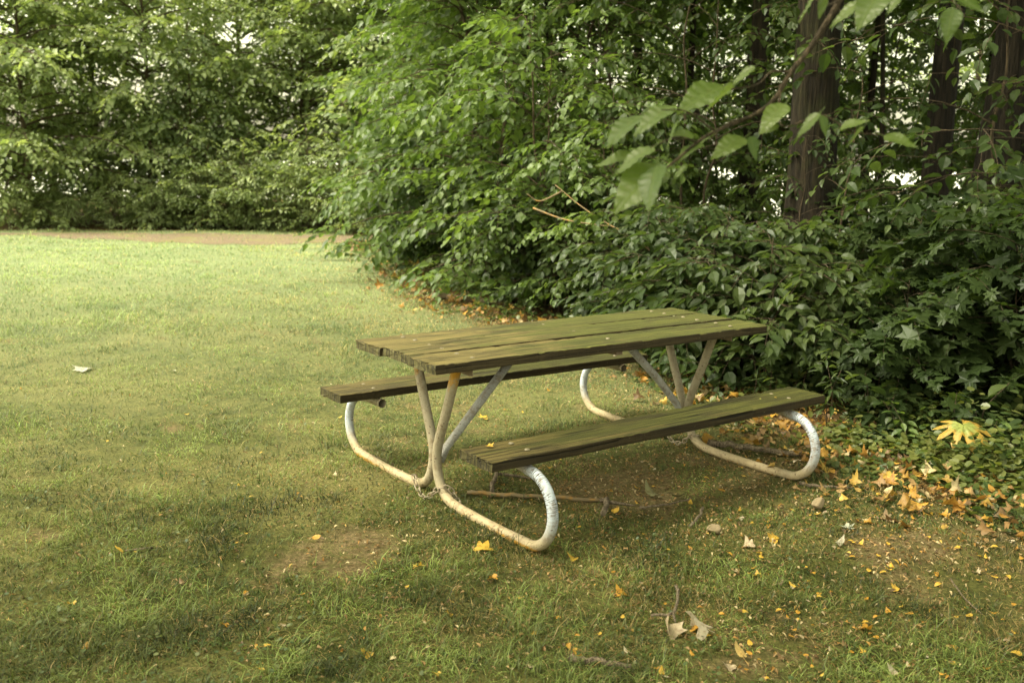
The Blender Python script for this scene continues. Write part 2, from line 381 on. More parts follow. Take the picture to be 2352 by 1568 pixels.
# pale sheet added behind the wood so its gaps show bright
def mat_pale_sheet():
    m, nt, out = nodes('pale_sheet'); N = NT(nt); pos = N.n('ShaderNodeNewGeometry').outputs['Position']
    p = principled(N, out, (.75, .77, .70), .3, N.bump(N.noise(N.mapv(pos, (1, 1, 1)), 2.5, 3), .02), .8); return m
wr = []; ang = np.radians(np.linspace(-25, 125, 90))
for a in ang:
    r0_ = 29+5*(math.degrees(a) > 60)+np.clip((math.degrees(a)-45)/12, 0, 1)*6+3*(fbm(math.degrees(a)*.15, 0, 2)-.5)
    wr.append((CAM[0]+r0_*math.cos(a), CAM[1]+r0_*math.sin(a), .03)); wr.append((CAM[0]+900*math.cos(a), CAM[1]+900*math.sin(a), .03))
Q = np.array([(2*i, 2*i+1, 2*i+3, 2*i+2) for i in range(89)])
tag(mk('pale_sheet', wr, Q, mat_pale_sheet()), kind='structure')

# ------------------------------------------------------------------ grass
def mat_blade(name, sat=1.):
    m, nt, out = nodes(name); N = NT(nt); at = N.n('ShaderNodeAttribute', attribute_name='tint')
    d = N.n('ShaderNodeBsdfDiffuse'); N.l(at.outputs['Vector'], d.inputs[0]); t = N.n('ShaderNodeBsdfTranslucent'); N.l(N.mix(1., at.outputs['Vector'], (1.3, 1.3, .8), 'MULTIPLY'), t.inputs[0])
    ms = N.n('ShaderNodeMixShader'); ms.inputs[0].default_value = .35; N.l(d.outputs[0], ms.inputs[1]); N.l(t.outputs[0], ms.inputs[2])
    g = N.n('ShaderNodeBsdfGlossy'); g.inputs['Roughness'].default_value = .5; m2 = N.n('ShaderNodeMixShader'); m2.inputs[0].default_value = .03
    N.l(ms.outputs[0], m2.inputs[1]); N.l(g.outputs[0], m2.inputs[2]); N.l(m2.outputs[0], out.inputs[0]); return m
M_blade = mat_blade('grass_blade')
def in_path(x, y):
    P = np.concatenate([L, U[::-1]]); ins = np.zeros(x.shape, bool)
    for i in range(len(P)):
        (x1, y1), (x2, y2) = P[i], P[(i+1) % len(P)]
        ins ^= ((y1 > y) != (y2 > y)) & (x < (x2-x1)*(y-y1)/((y2-y1) if y2 != y1 else 1e-9)+x1)
    return ins
def scatter(g, n, d0, d1, half=.66):
    d = np.exp(g.uniform(math.log(d0), math.log(d1), n)); a = YAW+g.uniform(-half, half, n)
    return CAM[0]+d*np.cos(a), CAM[1]+d*np.sin(a), d
g = rs(7); x, y, d = scatter(g, 420000, 2.0, 23.5)
fo = forest(x, y); di = dirt(x, y); clump = fbm(x*3.1, y*3.1, 21, 4)
p = np.clip(1.1-di*1.15, .10, 1)*np.clip(.9-fo*2.2, 0, 1)*np.clip((clump-.28)*4, .25, 1)
keep = (g.rand(len(x)) < p) & ~(in_path(x, y) & (g.rand(len(x)) < .80))
x, y, d, fo, di, clump = [q[keep] for q in (x, y, d, fo, di, clump)]; n = len(x)
tall = np.clip((fbm(x*1.7, y*1.7, 33, 4)-.52)*7, 0, 1)
hgt = g.gamma(3., .0050, n)*(.35+1.5*np.clip(fbm(x*9, y*9, 37, 3)*1.6-.3, 0, 1))+.005+tall*g.rand(n)*.03; hgt = hgt*np.clip(d/7, 1, 1.6); hgt *= np.where(di > .5, .6, 1.)
wid = np.maximum(.0011+.0009*g.rand(n), d*.00022)
az = g.uniform(0, 2*math.pi, n); lean = g.uniform(.3, 2.2, n)*hgt; ff = az+math.pi/2+g.normal(0, .5, n)
macro = fbm(x*.55, y*.55, 41, 4); mic = fbm(x*5, y*5, 43, 3)
mez = fbm(x*1.9, y*1.9, 47, 4); yel = np.clip((macro-.47)*2.4+(mez-.5)*2.2+(mic-.5)*2.2+g.normal(0, .22, n)+.22, 0, 1)
c0 = np.array([.044, .076, .018]); c1 = np.array([.170, .222, .062]); straw = np.array([.40, .30, .13]); cool = np.array([.06, .115, .05])
c = c0+(c1-c0)*yel[:, None]; cl = np.clip((.45-macro)*5, 0, 1)[:, None]*.6; c = c*(1-cl)+cool*cl
st = (g.rand(n) < .08+.45*np.clip(di, 0, 1)+(.10+.9*np.clip(fbm(x*2.6, y*2.6, 49, 4)-.42, 0, 1)*2)*np.clip(1.2+fo*.3, .15, 1))[:, None]; fl = st[:, 0] & (g.rand(n) < .75); lean = np.where(fl, g.uniform(.012, .05, n), lean); hgt = np.where(fl, .004+.4*hgt, hgt); mo = np.clip(.62+(fbm(x*4.2, y*4.2, 53, 4)-.35)*2.6, .5, 1.6); mo = (mo+(1-mo)*np.clip((d-5)/8, 0, .85))[:, None]; c = np.where(st, straw*g.uniform(.5, 1.2, (n, 1)), c*mo*g.uniform(.5, 1.45, (n, 1)))
far = np.clip((d-4.5)/10, 0, 1)[:, None]; c = c*(1+.8*far)+np.array([.205, .265, .175])*far  # distant blades brightened in their colour to imitate stronger light
B = np.stack([x, y, height(x, y)-.002], 1); dx = np.stack([np.cos(az), np.sin(az), 0*az], 1); wx = np.stack([np.cos(ff), np.sin(ff), 0*ff], 1)*wid[:, None]
up = np.array([0, 0, 1.]); h_ = hgt[:, None]
Vg = np.stack([B-wx, B+wx, B+dx*lean[:, None]*.35+up*h_*.62-wx*.8, B+dx*lean[:, None]*.35+up*h_*.62+wx*.8, B+dx*lean[:, None]+up*h_*(1-.25*np.minimum(1, lean/hgt/2))[:, None]], 1).reshape(-1, 3)
Tg = (np.array([(0, 1, 3), (0, 3, 2), (2, 3, 4)])[None]+(np.arange(n)*5)[:, None, None]).reshape(-1, 3)
shade = np.tile([.32, .32, .85, .85, 1.2], n)[:, None]  # blade roots darkened in the tint to imitate shade between blades
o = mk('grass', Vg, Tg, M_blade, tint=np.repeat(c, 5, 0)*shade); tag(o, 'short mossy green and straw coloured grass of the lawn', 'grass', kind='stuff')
STAT.append(('blades', n))
# small weeds / clover in the lawn
def leafset(name, n_pts, M, P, tm, mat, tint, label, cat, kind='stuff'):
    V, T = replicate(tm, M, P); o = mk(name, V, T, mat, tint=np.repeat(tint, len(tm[0]), 0)); return tag(o, label, cat, kind=kind)
g = rs(11); x, y, d = scatter(g, 26000, 2.3, 20)
k = (forest(x, y) < -.05) & (dirt(x, y) < .25) & (g.rand(len(x)) < np.clip((fbm(x*1.9, y*1.9, 61, 4)-.50)*7, .03, 1)) & (~in_path(x, y)); x, y, d = x[k], y[k], d[k]; n = len(x)
M = eul(g.uniform(0, 6.28, n), g.normal(-.1, .3, n), g.normal(0, .3, n))*(g.uniform(.008, .019, n)*np.clip(d/7, 1, 1.5))[:, None, None]
P = np.stack([x, y, height(x, y)+g.uniform(.008, .03, n)], 1)
leafset('clover', n, M, P, ROUND, M_cover, g.uniform(.3, 1., n), 'small round clover and weed leaves scattered through the lawn', 'clover')

# ------------------------------------------------------------------ ivy ground cover and leaf litter at the wood's edge
g = rs(12); XX = []
for _ in range(4):
    x, y, d = scatter(g, 60000, 3.2, 19); fo = forest(x, y)
    dens = np.clip(.5+fo*1.5, 0, 1)*np.clip(1.4-fo*.14, 0, 1)*np.clip((fbm(x*1.6, y*1.6, 71, 4)-.36)*5, .06, 1)
    k = (fo > -.25) & (fo < 6) & (g.rand(len(x)) < dens*.8); XX.append(np.stack([x[k], y[k], fo[k], d[k]], 1))
XX = np.concatenate(XX); n = len(XX); x, y, fo, d = XX.T
hh = np.clip(.015+.22*np.clip(fo, 0, 1.6)*fbm(x*2.2, y*2.2, 72, 3)*2*g.rand(n)**1.2, .01, .4)
M = eul(g.uniform(0, 6.28, n), g.normal(.15, .35, n), g.normal(0, .35, n))*(g.uniform(.028, .058, n)*np.clip(d/9, 1, 1.3))[:, None, None]
leafset('ivy_ground_cover', n, M, np.stack([x, y, height(x, y)+hh], 1), ROUND, M_cover, g.rand(n)*.9, 'low vines with small round leaves creeping along the edge of the wood', 'ground cover')
STAT.append(('cover', n))
def mat_dry():
    m, nt, out = nodes('dry_leaf'); N = NT(nt); at = N.n('ShaderNodeAttribute', attribute_name='tint'); pos = N.n('ShaderNodeNewGeometry').outputs['Position']
    col = N.mix(N.ramp(N.noise(pos, 60, 4, .6), [(.5, 0.), (.68, .75)]), at.outputs['Vector'], N.mix(1., at.outputs['Vector'], (.45, .36, .3), 'MULTIPLY'))
    d = N.n('ShaderNodeBsdfPrincipled'); N.l(col, d.inputs['Base Color']); d.inputs['Roughness'].default_value = .55; t = N.n('ShaderNodeBsdfTranslucent'); N.l(col, t.inputs[0])
    ms = N.n('ShaderNodeMixShader'); ms.inputs[0].default_value = .25; N.l(d.outputs[0], ms.inputs[1]); N.l(t.outputs[0], ms.inputs[2]); N.l(ms.outputs[0], out.inputs[0]); return m
M_dry = mat_dry()
DRYC = np.array([(.46, .26, .045), (.52, .35, .08), (.34, .18, .035), (.40, .26, .11), (.52, .42, .24), (.25, .15, .06), (.16, .10, .045)])
def dense_leaf(kind='maple', curl=.5, seed=0, w=.3, fat=0.):
    g = rs(seed)
    if kind == 'maple':
        t_, r_ = [], []
        base = [(-165, .12), (-150, .36), (-128, .30), (-112, .52), (-102, .68), (-92, .50), (-78, .36), (-64, .56), (-52, .9), (-42, .66), (-28, .40), (-14, .72), (0, 1.05)]
        base = base+[(-a_, r) for a_, r in base[::-1][1:]]; an = np.radians([b[0] for b in base]); ra = np.array([b[1] for b in base]); ra = (ra+fat*(.85-ra)*(np.abs(an) < 2.5))*g.uniform(.88, 1.1, len(base))
    else:
        an = np.radians(np.linspace(-180, 180, 29)); ra = np.abs(np.cos(an/2))**.6*.52*(1-.55*np.abs(np.sin(an)))*g.uniform(.97, 1.03, 29)+.03; ra[14] *= 1.1
    V = [(0, 0, 0)]; T = []; n = len(an); K_ = 5
    for k in range(1, K_+1):
        for i in range(n):
            q = k/K_; x_, y_ = q*ra[i]*math.cos(an[i]), q*ra[i]*math.sin(an[i]); V.append((x_, y_, curl*((q*ra[i])**2)*(.35+.45*math.sin(an[i]*2+seed))-curl*.2*abs(y_)+g.normal(0, .012)))
    for i in range(n-1):
        T.append((0, 1+i, 2+i))
        for k in range(K_-1): a_ = 1+k*n+i; T += [(a_, a_+n, a_+n+1), (a_, a_+n+1, a_+1)]
    V = np.array(V); pv_, pt, _ = tube([(-.55, .05, .05), (-.3, .02, -.02), (0, 0, 0)], [.012, .01, .01], 5)
    return np.concatenate([V, pv_]), np.concatenate([np.array(T), pt+len(V)])
def litter(g, n, tm, name, label, cat, lo, hi, pdf, smin, smax, pal, zmax=.05, d0=3, d1=19):
    x, y, d = scatter(g, n, d0, d1); fo = forest(x, y); k = (g.rand(len(x)) < pdf(x, y, fo)); x, y, d, fo = x[k], y[k], d[k], fo[k]; n = len(x)
    M = eul(g.uniform(0, 6.28, n), g.normal(0, .45, n), g.normal(0, .45, n))*(g.uniform(smin, smax, n)*np.clip(d/8, 1, 1.5))[:, None, None]
    c = DRYC[g.choice(len(DRYC), n, p=pal)]*g.uniform(.6, 1.15, (n, 1))
    P = np.stack([x, y, height(x, y)+g.uniform(.004, zmax, n)], 1); tms = tm if isinstance(tm, list) else [tm]; a = Acc(); C_ = []
    for q, t_ in enumerate(tms):
        w = np.arange(n) % len(tms) == q
        if w.any(): V, T = replicate(t_, M[w], P[w]); a.add(V, T); C_.append(np.repeat(c[w], len(t_[0]), 0))
    return tag(mk(name, np.concatenate(a.V), np.concatenate(a.T), M_dry, None, True, np.concatenate(C_)), label, cat, kind='stuff'), n
band = lambda x, y, f: np.clip(1-np.abs(f-.18)/.75, 0, 1)*np.clip((fbm(x*1.1, y*1.1, 81, 3)-.33)*5, .12, 1)+.07*(f > 0)
o, n1 = litter(g, 34000, [dense_leaf('maple', 1.3, 51, fat=.4), dense_leaf('ovate', .9, 52), dense_leaf('maple', -1.6, 53, fat=.5), dense_leaf('ovate', 1.8, 54), dense_leaf('ovate', -1.4, 55), dense_leaf('ovate', 2.4, 56)], 'leaf_litter', 'orange and tan fallen leaves heaped along the edge of the wood', 'leaf litter', 0, 1, lambda x, y, f: band(x, y, f)*.95, .024, .060, [.18, .12, .18, .17, .08, .15, .12], .06)
o, n2 = litter(g, 130000, leaf_ovate(.25, .25, .5), 'leaf_crumbs', 'tiny dry leaf fragments strewn over the bare ground around the table', 'leaf litter', 0, 1,
    lambda x, y, f: np.clip(.05+.42*np.clip(1.25+f*.4, 0, 1)*fbm(x*2, y*2, 91, 3)+.5*dirt(x, y)*np.clip(1.3+f*.45, 0.05, 1)+.6*(f > -.6)*(f < 1)+.7*np.exp(-((x-.1)/1.3)**2-((y+.5)/.9)**2), 0, 1)*.62, .007, .022, [.03, .025, .08, .27, .2, .23, .165], .015, 2.2)
STAT += [('litter', n1), ('crumbs', n2)]

# ================================================================== PICNIC TABLE
ZT, TH, ZS = .7255, .042, .412; LX = 1.054; AX = .835
def mat_wood():
    m, nt, out = nodes('weathered_wood'); N = NT(nt); tc = N.n('ShaderNodeTexCoord').outputs['Object']; geo = N.n('ShaderNodeNewGeometry')
    sn = N.n('ShaderNodeSeparateXYZ'); N.l(geo.outputs['Normal'], sn.inputs[0]); sp = N.n('ShaderNodeSeparateXYZ'); N.l(tc, sp.inputs[0])
    g1 = N.noise(N.mapv(tc, (1.4, 55, 55)), 1.6, 6, .7, .15); g2 = N.noise(N.mapv(tc, (.7, 14, 14)), 1.3, 4, .6, .3); bl = N.noise(tc, 3.2, 4, .6)
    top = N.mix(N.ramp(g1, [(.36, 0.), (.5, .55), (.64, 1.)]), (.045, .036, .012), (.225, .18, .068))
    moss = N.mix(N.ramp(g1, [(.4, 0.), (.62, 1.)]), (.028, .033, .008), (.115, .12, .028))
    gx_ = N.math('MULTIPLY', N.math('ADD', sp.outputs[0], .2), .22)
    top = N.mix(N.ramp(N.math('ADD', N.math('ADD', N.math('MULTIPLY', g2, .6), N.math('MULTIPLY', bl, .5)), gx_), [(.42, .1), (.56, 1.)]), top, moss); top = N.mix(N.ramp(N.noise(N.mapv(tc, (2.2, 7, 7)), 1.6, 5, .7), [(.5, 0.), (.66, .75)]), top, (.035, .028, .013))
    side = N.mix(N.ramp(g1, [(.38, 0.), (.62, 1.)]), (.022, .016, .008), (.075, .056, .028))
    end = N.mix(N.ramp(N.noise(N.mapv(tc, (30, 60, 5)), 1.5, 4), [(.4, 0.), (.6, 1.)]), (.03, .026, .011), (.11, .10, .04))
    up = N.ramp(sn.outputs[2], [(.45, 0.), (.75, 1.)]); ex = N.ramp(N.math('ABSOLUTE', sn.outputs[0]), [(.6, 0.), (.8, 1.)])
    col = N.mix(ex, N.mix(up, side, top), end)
    cr = N.math('ABSOLUTE', N.math('SUBTRACT', N.noise(N.mapv(tc, (.35, 9, 9)), 1.3, 2, .5, .1), .5))
    crack = N.ramp(cr, [(.0, 1.), (.012, 0.)]); crm = N.math('MULTIPLY', crack, N.ramp(N.noise(tc, 1.7, 2), [(.48, 0.), (.56, 1.)]))
    col = N.mix(N.math('MULTIPLY', crm, .9), col, (.012, .009, .005))
    col = N.mix(N.ramp(N.noise(N.mapv(tc, (30, 60, 60)), 2.2, 3), [(.70, 0.), (.76, .7)]), col, (.36, .31, .2))
    h = N.math('SUBTRACT', N.math('ADD', N.math('MULTIPLY', g1, 1.), N.math('MULTIPLY', g2, .5)), N.math('MULTIPLY', crm, 2.5))
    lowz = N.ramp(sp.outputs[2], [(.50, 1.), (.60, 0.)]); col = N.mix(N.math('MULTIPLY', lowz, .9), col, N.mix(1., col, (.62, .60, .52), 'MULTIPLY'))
    principled(N, out, col, .72, N.bump(h, .004), .3); return m
M_wood = mat_wood()
def board(name, x0, x1, y0, y1, z1, seed, parent, th=TH, skew=0.):
    g = rs(seed); nx = 260; r = .004
    cs = []                                                       # closed cross-section (y, z) starting at bottom left
    ny = 14
    for k in range(ny+1): cs.append((y0+r+(y1-y0-2*r)*k/ny, z1))
    cs += [(y1-.3*r, z1-.3*r), (y1, z1-r), (y1, z1-th*.5), (y1, z1-th+r), (y1-r*.5, z1-th)]
    for k in range(5): cs.append((y1-r-(y1-y0-2*r)*(k+.5)/5, z1-th))
    cs += [(y0+r*.5, z1-th), (y0, z1-th+r), (y0, z1-th*.5), (y0, z1-r), (y0+.3*r, z1-.3*r)]
    cs = np.array(cs); nc = len(cs); xs = np.linspace(0, 1, nx)
    X, A = np.meshgrid(xs, np.arange(nc), indexing='ij'); Y = cs[A, 0]; Z = cs[A, 1]
    jag0 = (fbm(Y*90, Z*40, seed, 3)-.5)*.016; jag1 = (fbm(Y*90, Z*40, seed+3, 3)-.5)*.016
    XW = x0+(x1-x0)*X+jag0*np.clip(1-X*12, 0, 1)+jag1*np.clip((X-1)*12+1, 0, 1)
    edge = np.exp(-(np.minimum(np.abs(Y-y0), np.abs(Y-y1))/.008)**2)
    chip = edge*np.clip(fbm(XW*22, Y*3+seed, seed+9, 4)-.52, 0, 1)*.02
    Z = Z-(fbm(XW*2, Y*26, seed+5, 3)-.5)*.0035-chip*(Z > z1-.012); Y = Y+np.sign((y0+y1)/2-Y)*chip*.6+skew*XW
    Z = Z+.003*np.sin(XW*1.7+seed)
    V = np.stack([XW, Y, Z], 2).reshape(-1, 3)
    i = np.arange(nx-1)[:, None]*nc; j = np.arange(nc)[None]; j2 = (j+1) % nc
    Q = np.stack([i+j, i+j2, i+nc+j2, i+nc+j], 2).reshape(-1, 4); T = np.concatenate([Q[:, [0, 2, 1]], Q[:, [0, 3, 2]]])
    c0_ = V[:nc].mean(0); c1_ = V[-nc:].mean(0); V = np.concatenate([V, [c0_, c1_]]); k = np.arange(nc); k2 = (k+1) % nc; b = (nx-1)*nc
    T = np.concatenate([T, np.stack([k, k2, np.full(nc, nx*nc)], 1), np.stack([b+k2, b+k, np.full(nc, nx*nc+1)], 1)])
    vol = np.einsum('ij,ij->', V[T[:, 0]]-V.mean(0), np.cross(V[T[:, 1]]-V.mean(0), V[T[:, 2]]-V.mean(0)))
    return mk(name, V, T if vol > 0 else T[:, ::-1], M_wood, parent)
table = empty('picnic_table', (0, 0, 0), 'weathered mossy plank picnic table with attached benches on bent white steel pipe legs', 'picnic table')
w3 = .742/3
for k in range(3):
    y1 = .371-k*w3; board('tabletop_board', -LX+[0, .012, -.004][k], LX+[0, -.006, .008][k], y1-w3+.0055, y1-.0045, ZT+[0, .002, -.001][k], 20+k, table, skew=[0, 0, -.002][k])
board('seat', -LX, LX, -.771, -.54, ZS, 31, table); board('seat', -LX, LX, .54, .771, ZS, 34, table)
def mat_pipe():
    m, nt, out = nodes('painted_pipe'); N = NT(nt); tc = N.n('ShaderNodeTexCoord'); pos = tc.outputs['Object']; uv = tc.outputs['UV']
    at = N.n('ShaderNodeAttribute', attribute_name='tint'); sp = N.n('ShaderNodeSeparateXYZ'); N.l(at.outputs['Vector'], sp.inputs[0]); sz = N.n('ShaderNodeSeparateXYZ'); N.l(pos, sz.inputs[0])
    n1 = N.noise(pos, 9, 4, .6); n2 = N.noise(pos, 40, 4, .7)
    col = N.mix(n1, (.24, .205, .14), (.42, .375, .28))
    col = N.mix(sp.outputs[0], col, (.47, .53, .63))
    low = N.ramp(N.math('ADD', sz.outputs[2], N.math('MULTIPLY', n1, .12)), [(.05, 1.), (.17, 0.)])
    col = N.mix(N.math('MULTIPLY', low, .55), col, (.48, .36, .19))
    tick = N.ramp(N.noise(N.mapv(uv, (260, 3.2, 1)), 1., 2, .5), [(.52, 0.), (.57, 1.)])
    tk = N.math('MULTIPLY', N.math('MULTIPLY', tick, sp.outputs[2]), N.ramp(N.noise(pos, 14, 2), [(.34, 0.), (.46, 1.)]))
    col = N.mix(tk, col, (.07, .06, .06))
    orr = N.ramp(N.math('ADD', N.math('MULTIPLY', n2, .5), N.math('MULTIPLY', sp.outputs[1], .55)), [(.50, 0.), (.62, 1.)])
    col = N.mix(orr, col, N.mix(n2, (.55, .30, .03), (.42, .20, .03)))
    col = N.mix(N.ramp(N.noise(pos, 120, 3), [(.66, 0.), (.72, .7)]), col, (.12, .09, .06))
    col = N.mix(N.ramp(N.noise(N.mapv(uv, (3, 9, 1)), 3., 4, .7), [(.55, 0.), (.75, .35)]), col, (.2, .15, .09))
    col = N.mix(N.ramp(N.noise(pos, 26, 5, .75), [(.48, 0.), (.64, .65)]), col, (.20, .145, .085))
    col = N.mix(N.ramp(N.noise(pos, 55, 3, .6), [(.63, 0.), (.67, .85)]), col, (.10, .06, .035))
    principled(N, out, col, .6, N.bump(N.math('ADD', n2, N.noise(pos, 150, 2)), .002), .3); return m
M_pipe = mat_pipe()
def mat_rust():
    m, nt, out = nodes('rusty_steel'); N = NT(nt); pos = N.n('ShaderNodeTexCoord').outputs['Object']
    principled(N, out, N.mix(N.noise(pos, 30, 4), (.10, .065, .04), (.26, .20, .14)), .7, None, .4); return m
M_rust = mat_rust()
def leg_path():
    p = [(.205, .675), (.165, .575), (.115, .445), (.062, .32), (.036, .235), (.037, .165), (.056, .105), (.092, .058), (.145, .03), (.215, .018), (.35, .014), (.5, .013), (.64, .016), (.72, .02)]
    p += [(.745+.158*math.sin(t), .178-.158*math.cos(t)) for t in np.linspace(.22, math.pi, 10)]
    p += [(.68, .345), (.60, .345), (.53, .345)]; return np.array(p)
LPT = leg_path()
for sx in (-1, 1):
    for sy in (-1, 1):
        P = catmull(np.stack([np.full(len(LPT), sx*AX+sy*.012), sy*LPT[:, 0], LPT[:, 1]], 1), 5)
        # leave the foot run a touch into the soil
        V, T, U_ = tube(P, .0228, 20)
        yy = np.abs(V[:, 1]); zz = V[:, 2]
        hoop = np.clip((yy-.70)*12, 0, 1)*np.clip((zz-.07)*9, 0, 1); tick = hoop*np.clip((zz-.1)*6, 0, 1)*(sy < 0)
        orange = (yy < .22)*np.clip((zz-.42)*4, 0, 1)*np.where(V[:, 0]-sx*AX < .006, .85, .3)
        orange = np.maximum(orange, (yy > .22)*(zz < .03)*np.clip(.35+(yy-.3)*.9, 0, .9)*np.clip((.035-zz)*60, 0, 1))
        orange = np.where(sx*AX < 0, orange, orange*.4)
        T = T[:-20]                                              # the far pipe end stays open
        mk('frame_pipe', V, T, M_pipe, table, True, np.stack([hoop, orange, tick], 1), U_)
        Vi, Ti, Ui = tube(P[-6:], .024, 16, cap=False)
    a = Acc(); a.add(*tube([(sx*AX, -.045, .20), (sx*AX, .045, .20)], .0065, 8)[:2]); a.build('joint_bolt', M_rust, table, True)
    x1 = sx*.345 if sx < 0 else .31
    V, T, U_ = tube(np.array([(sx*.805, 0, .17), (sx*.775, 0, .235), (sx*.60, 0, .415), (x1, 0, .675)]), [.017, .020, .021, .021], 16)
    mk('brace', V, T, M_pipe, table, True, np.stack([np.full(len(V), .4), V[:, 0]*0, V[:, 0]*0+.25*(sx < 0)], 1), U_)
def boxV(a, b):
    a = np.array(a); b = np.array(b); V = np.array([[(a, b)[i][0], (a, b)[j][1], (a, b)[k][2]] for i in (0, 1) for j in (0, 1) for k in (0, 1)])
    return V, np.array([(0, 1, 3), (0, 3, 2), (4, 6, 7), (4, 7, 5), (0, 4, 5), (0, 5, 1), (2, 3, 7), (2, 7, 6), (0, 2, 6), (0, 6, 4), (1, 5, 7), (1, 7, 3)])
for sx in (-1, 1):
    a = Acc(); a.add(*boxV((sx*AX-.02, -.33, .678), (sx*AX+.02, .33, .6835))); a.add(*boxV((sx*AX-.02, -.33, .650), (sx*AX-.015, .33, .6779))); a.build('crossbar', M_rust, table)
    for sy in (-1, 1):
        a = Acc(); V, T = boxV((sx*AX-.022, .56, .3705), (sx*AX+.022, .75, .3735)); V[:, 1] *= sy; a.add(V, T[:, ::-1] if sy < 0 else T); a.build('seat_bracket', M_rust, table)
a = Acc(); a.add(*boxV((-.02, -.34, .660), (.02, .34, .6835))); a.build('crossbar', M_rust, table)
def mat_bolt():
    m, nt, out = nodes('zinc_bolt'); N = NT(nt); principled(N, out, N.mix(N.noise(N.n('ShaderNodeTexCoord').outputs['Object'], 200, 3), (.10, .085, .05), (.26, .23, .16)), .6, None, .5); return m
M_bolt = mat_bolt()
def dome(r, h, n=12):
    V = [(0, 0, h)]; T = []
    for i, q in enumerate((.45, .8, 1.)):
        for k in range(n): t = 2*math.pi*k/n; V.append((r*q*math.cos(t), r*q*math.sin(t), h*math.sqrt(max(0, 1-q*q))-.001))
    for k in range(n):
        k2 = (k+1) % n; T.append((0, 1+k, 1+k2))
        for b in (1, 1+n): T += [(b+k, b+n+k, b+n+k2), (b+k, b+n+k2, b+k2)]
    return np.array(V), np.array(T)
g = rs(3); dm = dome(.012, .005); first = None
spots = [(sx*AX+g.normal(0, .004), .371-(k+.5)*w3+dy+g.normal(0, .004), ZT+.002) for sx in (-1, 1) for k in range(3) for dy in (-.055, .055)] + [(g.normal(0, .01), .371-(k+.5)*w3, ZT+.001) for k in range(3)]
spots += [(sx*AX, sy*.655+dy, ZS+.002) for sx in (-1, 1) for sy in (-1, 1) for dy in (-.055, .055)]
for s_ in spots:
    if first is None: first = mk('bolt', dm[0], dm[1], M_bolt, table, True, loc=s_)
    else:
        b = first.copy(); COL.objects.link(b); b.parent = table; b.location = s_
# ------------------------------------------------------------------ chains
def link_mesh(Ls=.036, w=.021, r=.0032):
    pts = []; h = (Ls-w)/2
    for k in range(9): t = -math.pi/2+math.pi*k/8; pts.append((h+math.cos(t)*w/2, math.sin(t)*w/2, 0))
    for k in range(9): t = math.pi/2+math.pi*k/8; pts.append((-h+math.cos(t)*w/2, math.sin(t)*w/2, 0))
    P = np.array(pts+[pts[0]]); P = np.concatenate([P[:-1], P[:1]]); V, T, _ = tube(P, r, 6, cap=False)
    return V, T
def mat_chain():
    m, nt, out = nodes('dull_chain'); N = NT(nt); principled(N, out, N.mix(N.noise(N.n('ShaderNodeTexCoord').outputs['Object'], 80, 3), (.14, .10, .06), (.38, .33, .25)), .5, None, .5); return m
M_chain = mat_chain(); LM_ = None
def chain(pts, label, ax):
    global LM_
    P = catmull(pts, 20); s = np.concatenate([[0], np.cumsum(np.linalg.norm(np.diff(P, axis=0), axis=1))]); n = int(s[-1]/.027)
    root = empty('chain', tuple(P[0]), label, 'chain')
    for k in range(n):
        q = (k+.5)*s[-1]/n; c = np.array([np.interp(q, s, P[:, i]) for i in range(3)]); e = np.array([np.interp(q+.005, s, P[:, i]) for i in range(3)])
        t = Vector(e-c).normalized(); up_ = Vector(ax); sd = up_.cross(t).normalized(); up2 = t.cross(sd)
        if k % 2: sd, up2 = up2, -sd
        if LM_ is None:
            V, T = link_mesh(); o = mk('link', V, T, M_chain, root, True); LM_ = o.data
        else: o = bpy.data.objects.new('link', LM_); COL.objects.link(o); o.parent = root
        M4 = Matrix((t, sd, up2)).transposed().to_4x4(); M4.translation = Vector(c-P[0]); o.matrix_local = M4
xn = -AX-.036
chain([(xn+.03, .16, .062), (xn, .135, .070), (xn-.004, .10, .036), (xn-.012, .055, .015), (xn-.02, .0, .012), (xn-.012, -.05, .04), (xn-.004, -.085, .072), (xn+.03, -.125, .085), (xn+.06, -.15, .035), (xn+.05, -.20, .014)], 'dull metal chain linking the two near pipe legs at the ground', (1, 0, 0))
xf = AX-.036
chain([(xf+.03, .15, .06), (xf, .10, .05), (xf-.01, .04, .014), (xf-.01, -.03, .02), (xf, -.085, .07), (xf+.03, -.12, .08)], 'dull metal chain around the far pipe legs beneath the table', (1, 0, 0))
# ================================================================== TREES
# far tree line on the left: broad young trees that carry leaves down to the ground
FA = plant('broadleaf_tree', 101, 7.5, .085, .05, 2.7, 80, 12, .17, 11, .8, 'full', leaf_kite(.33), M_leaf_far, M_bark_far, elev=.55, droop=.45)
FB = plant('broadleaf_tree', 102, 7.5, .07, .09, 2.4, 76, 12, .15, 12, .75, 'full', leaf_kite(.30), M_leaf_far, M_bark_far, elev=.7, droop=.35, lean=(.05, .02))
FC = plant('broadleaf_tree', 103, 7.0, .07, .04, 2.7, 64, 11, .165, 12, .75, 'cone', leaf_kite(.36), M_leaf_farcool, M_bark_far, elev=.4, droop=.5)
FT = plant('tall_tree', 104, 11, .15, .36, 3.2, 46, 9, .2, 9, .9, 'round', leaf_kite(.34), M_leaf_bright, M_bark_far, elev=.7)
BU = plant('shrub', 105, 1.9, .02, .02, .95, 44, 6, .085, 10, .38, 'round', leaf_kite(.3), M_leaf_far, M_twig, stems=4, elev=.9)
BW = plant('shrub', 106, 1.5, .015, .02, .8, 40, 6, .10, 9, .34, 'round', leaf_kite(.2), M_leaf_far, M_twig, stems=4, elev=1.)
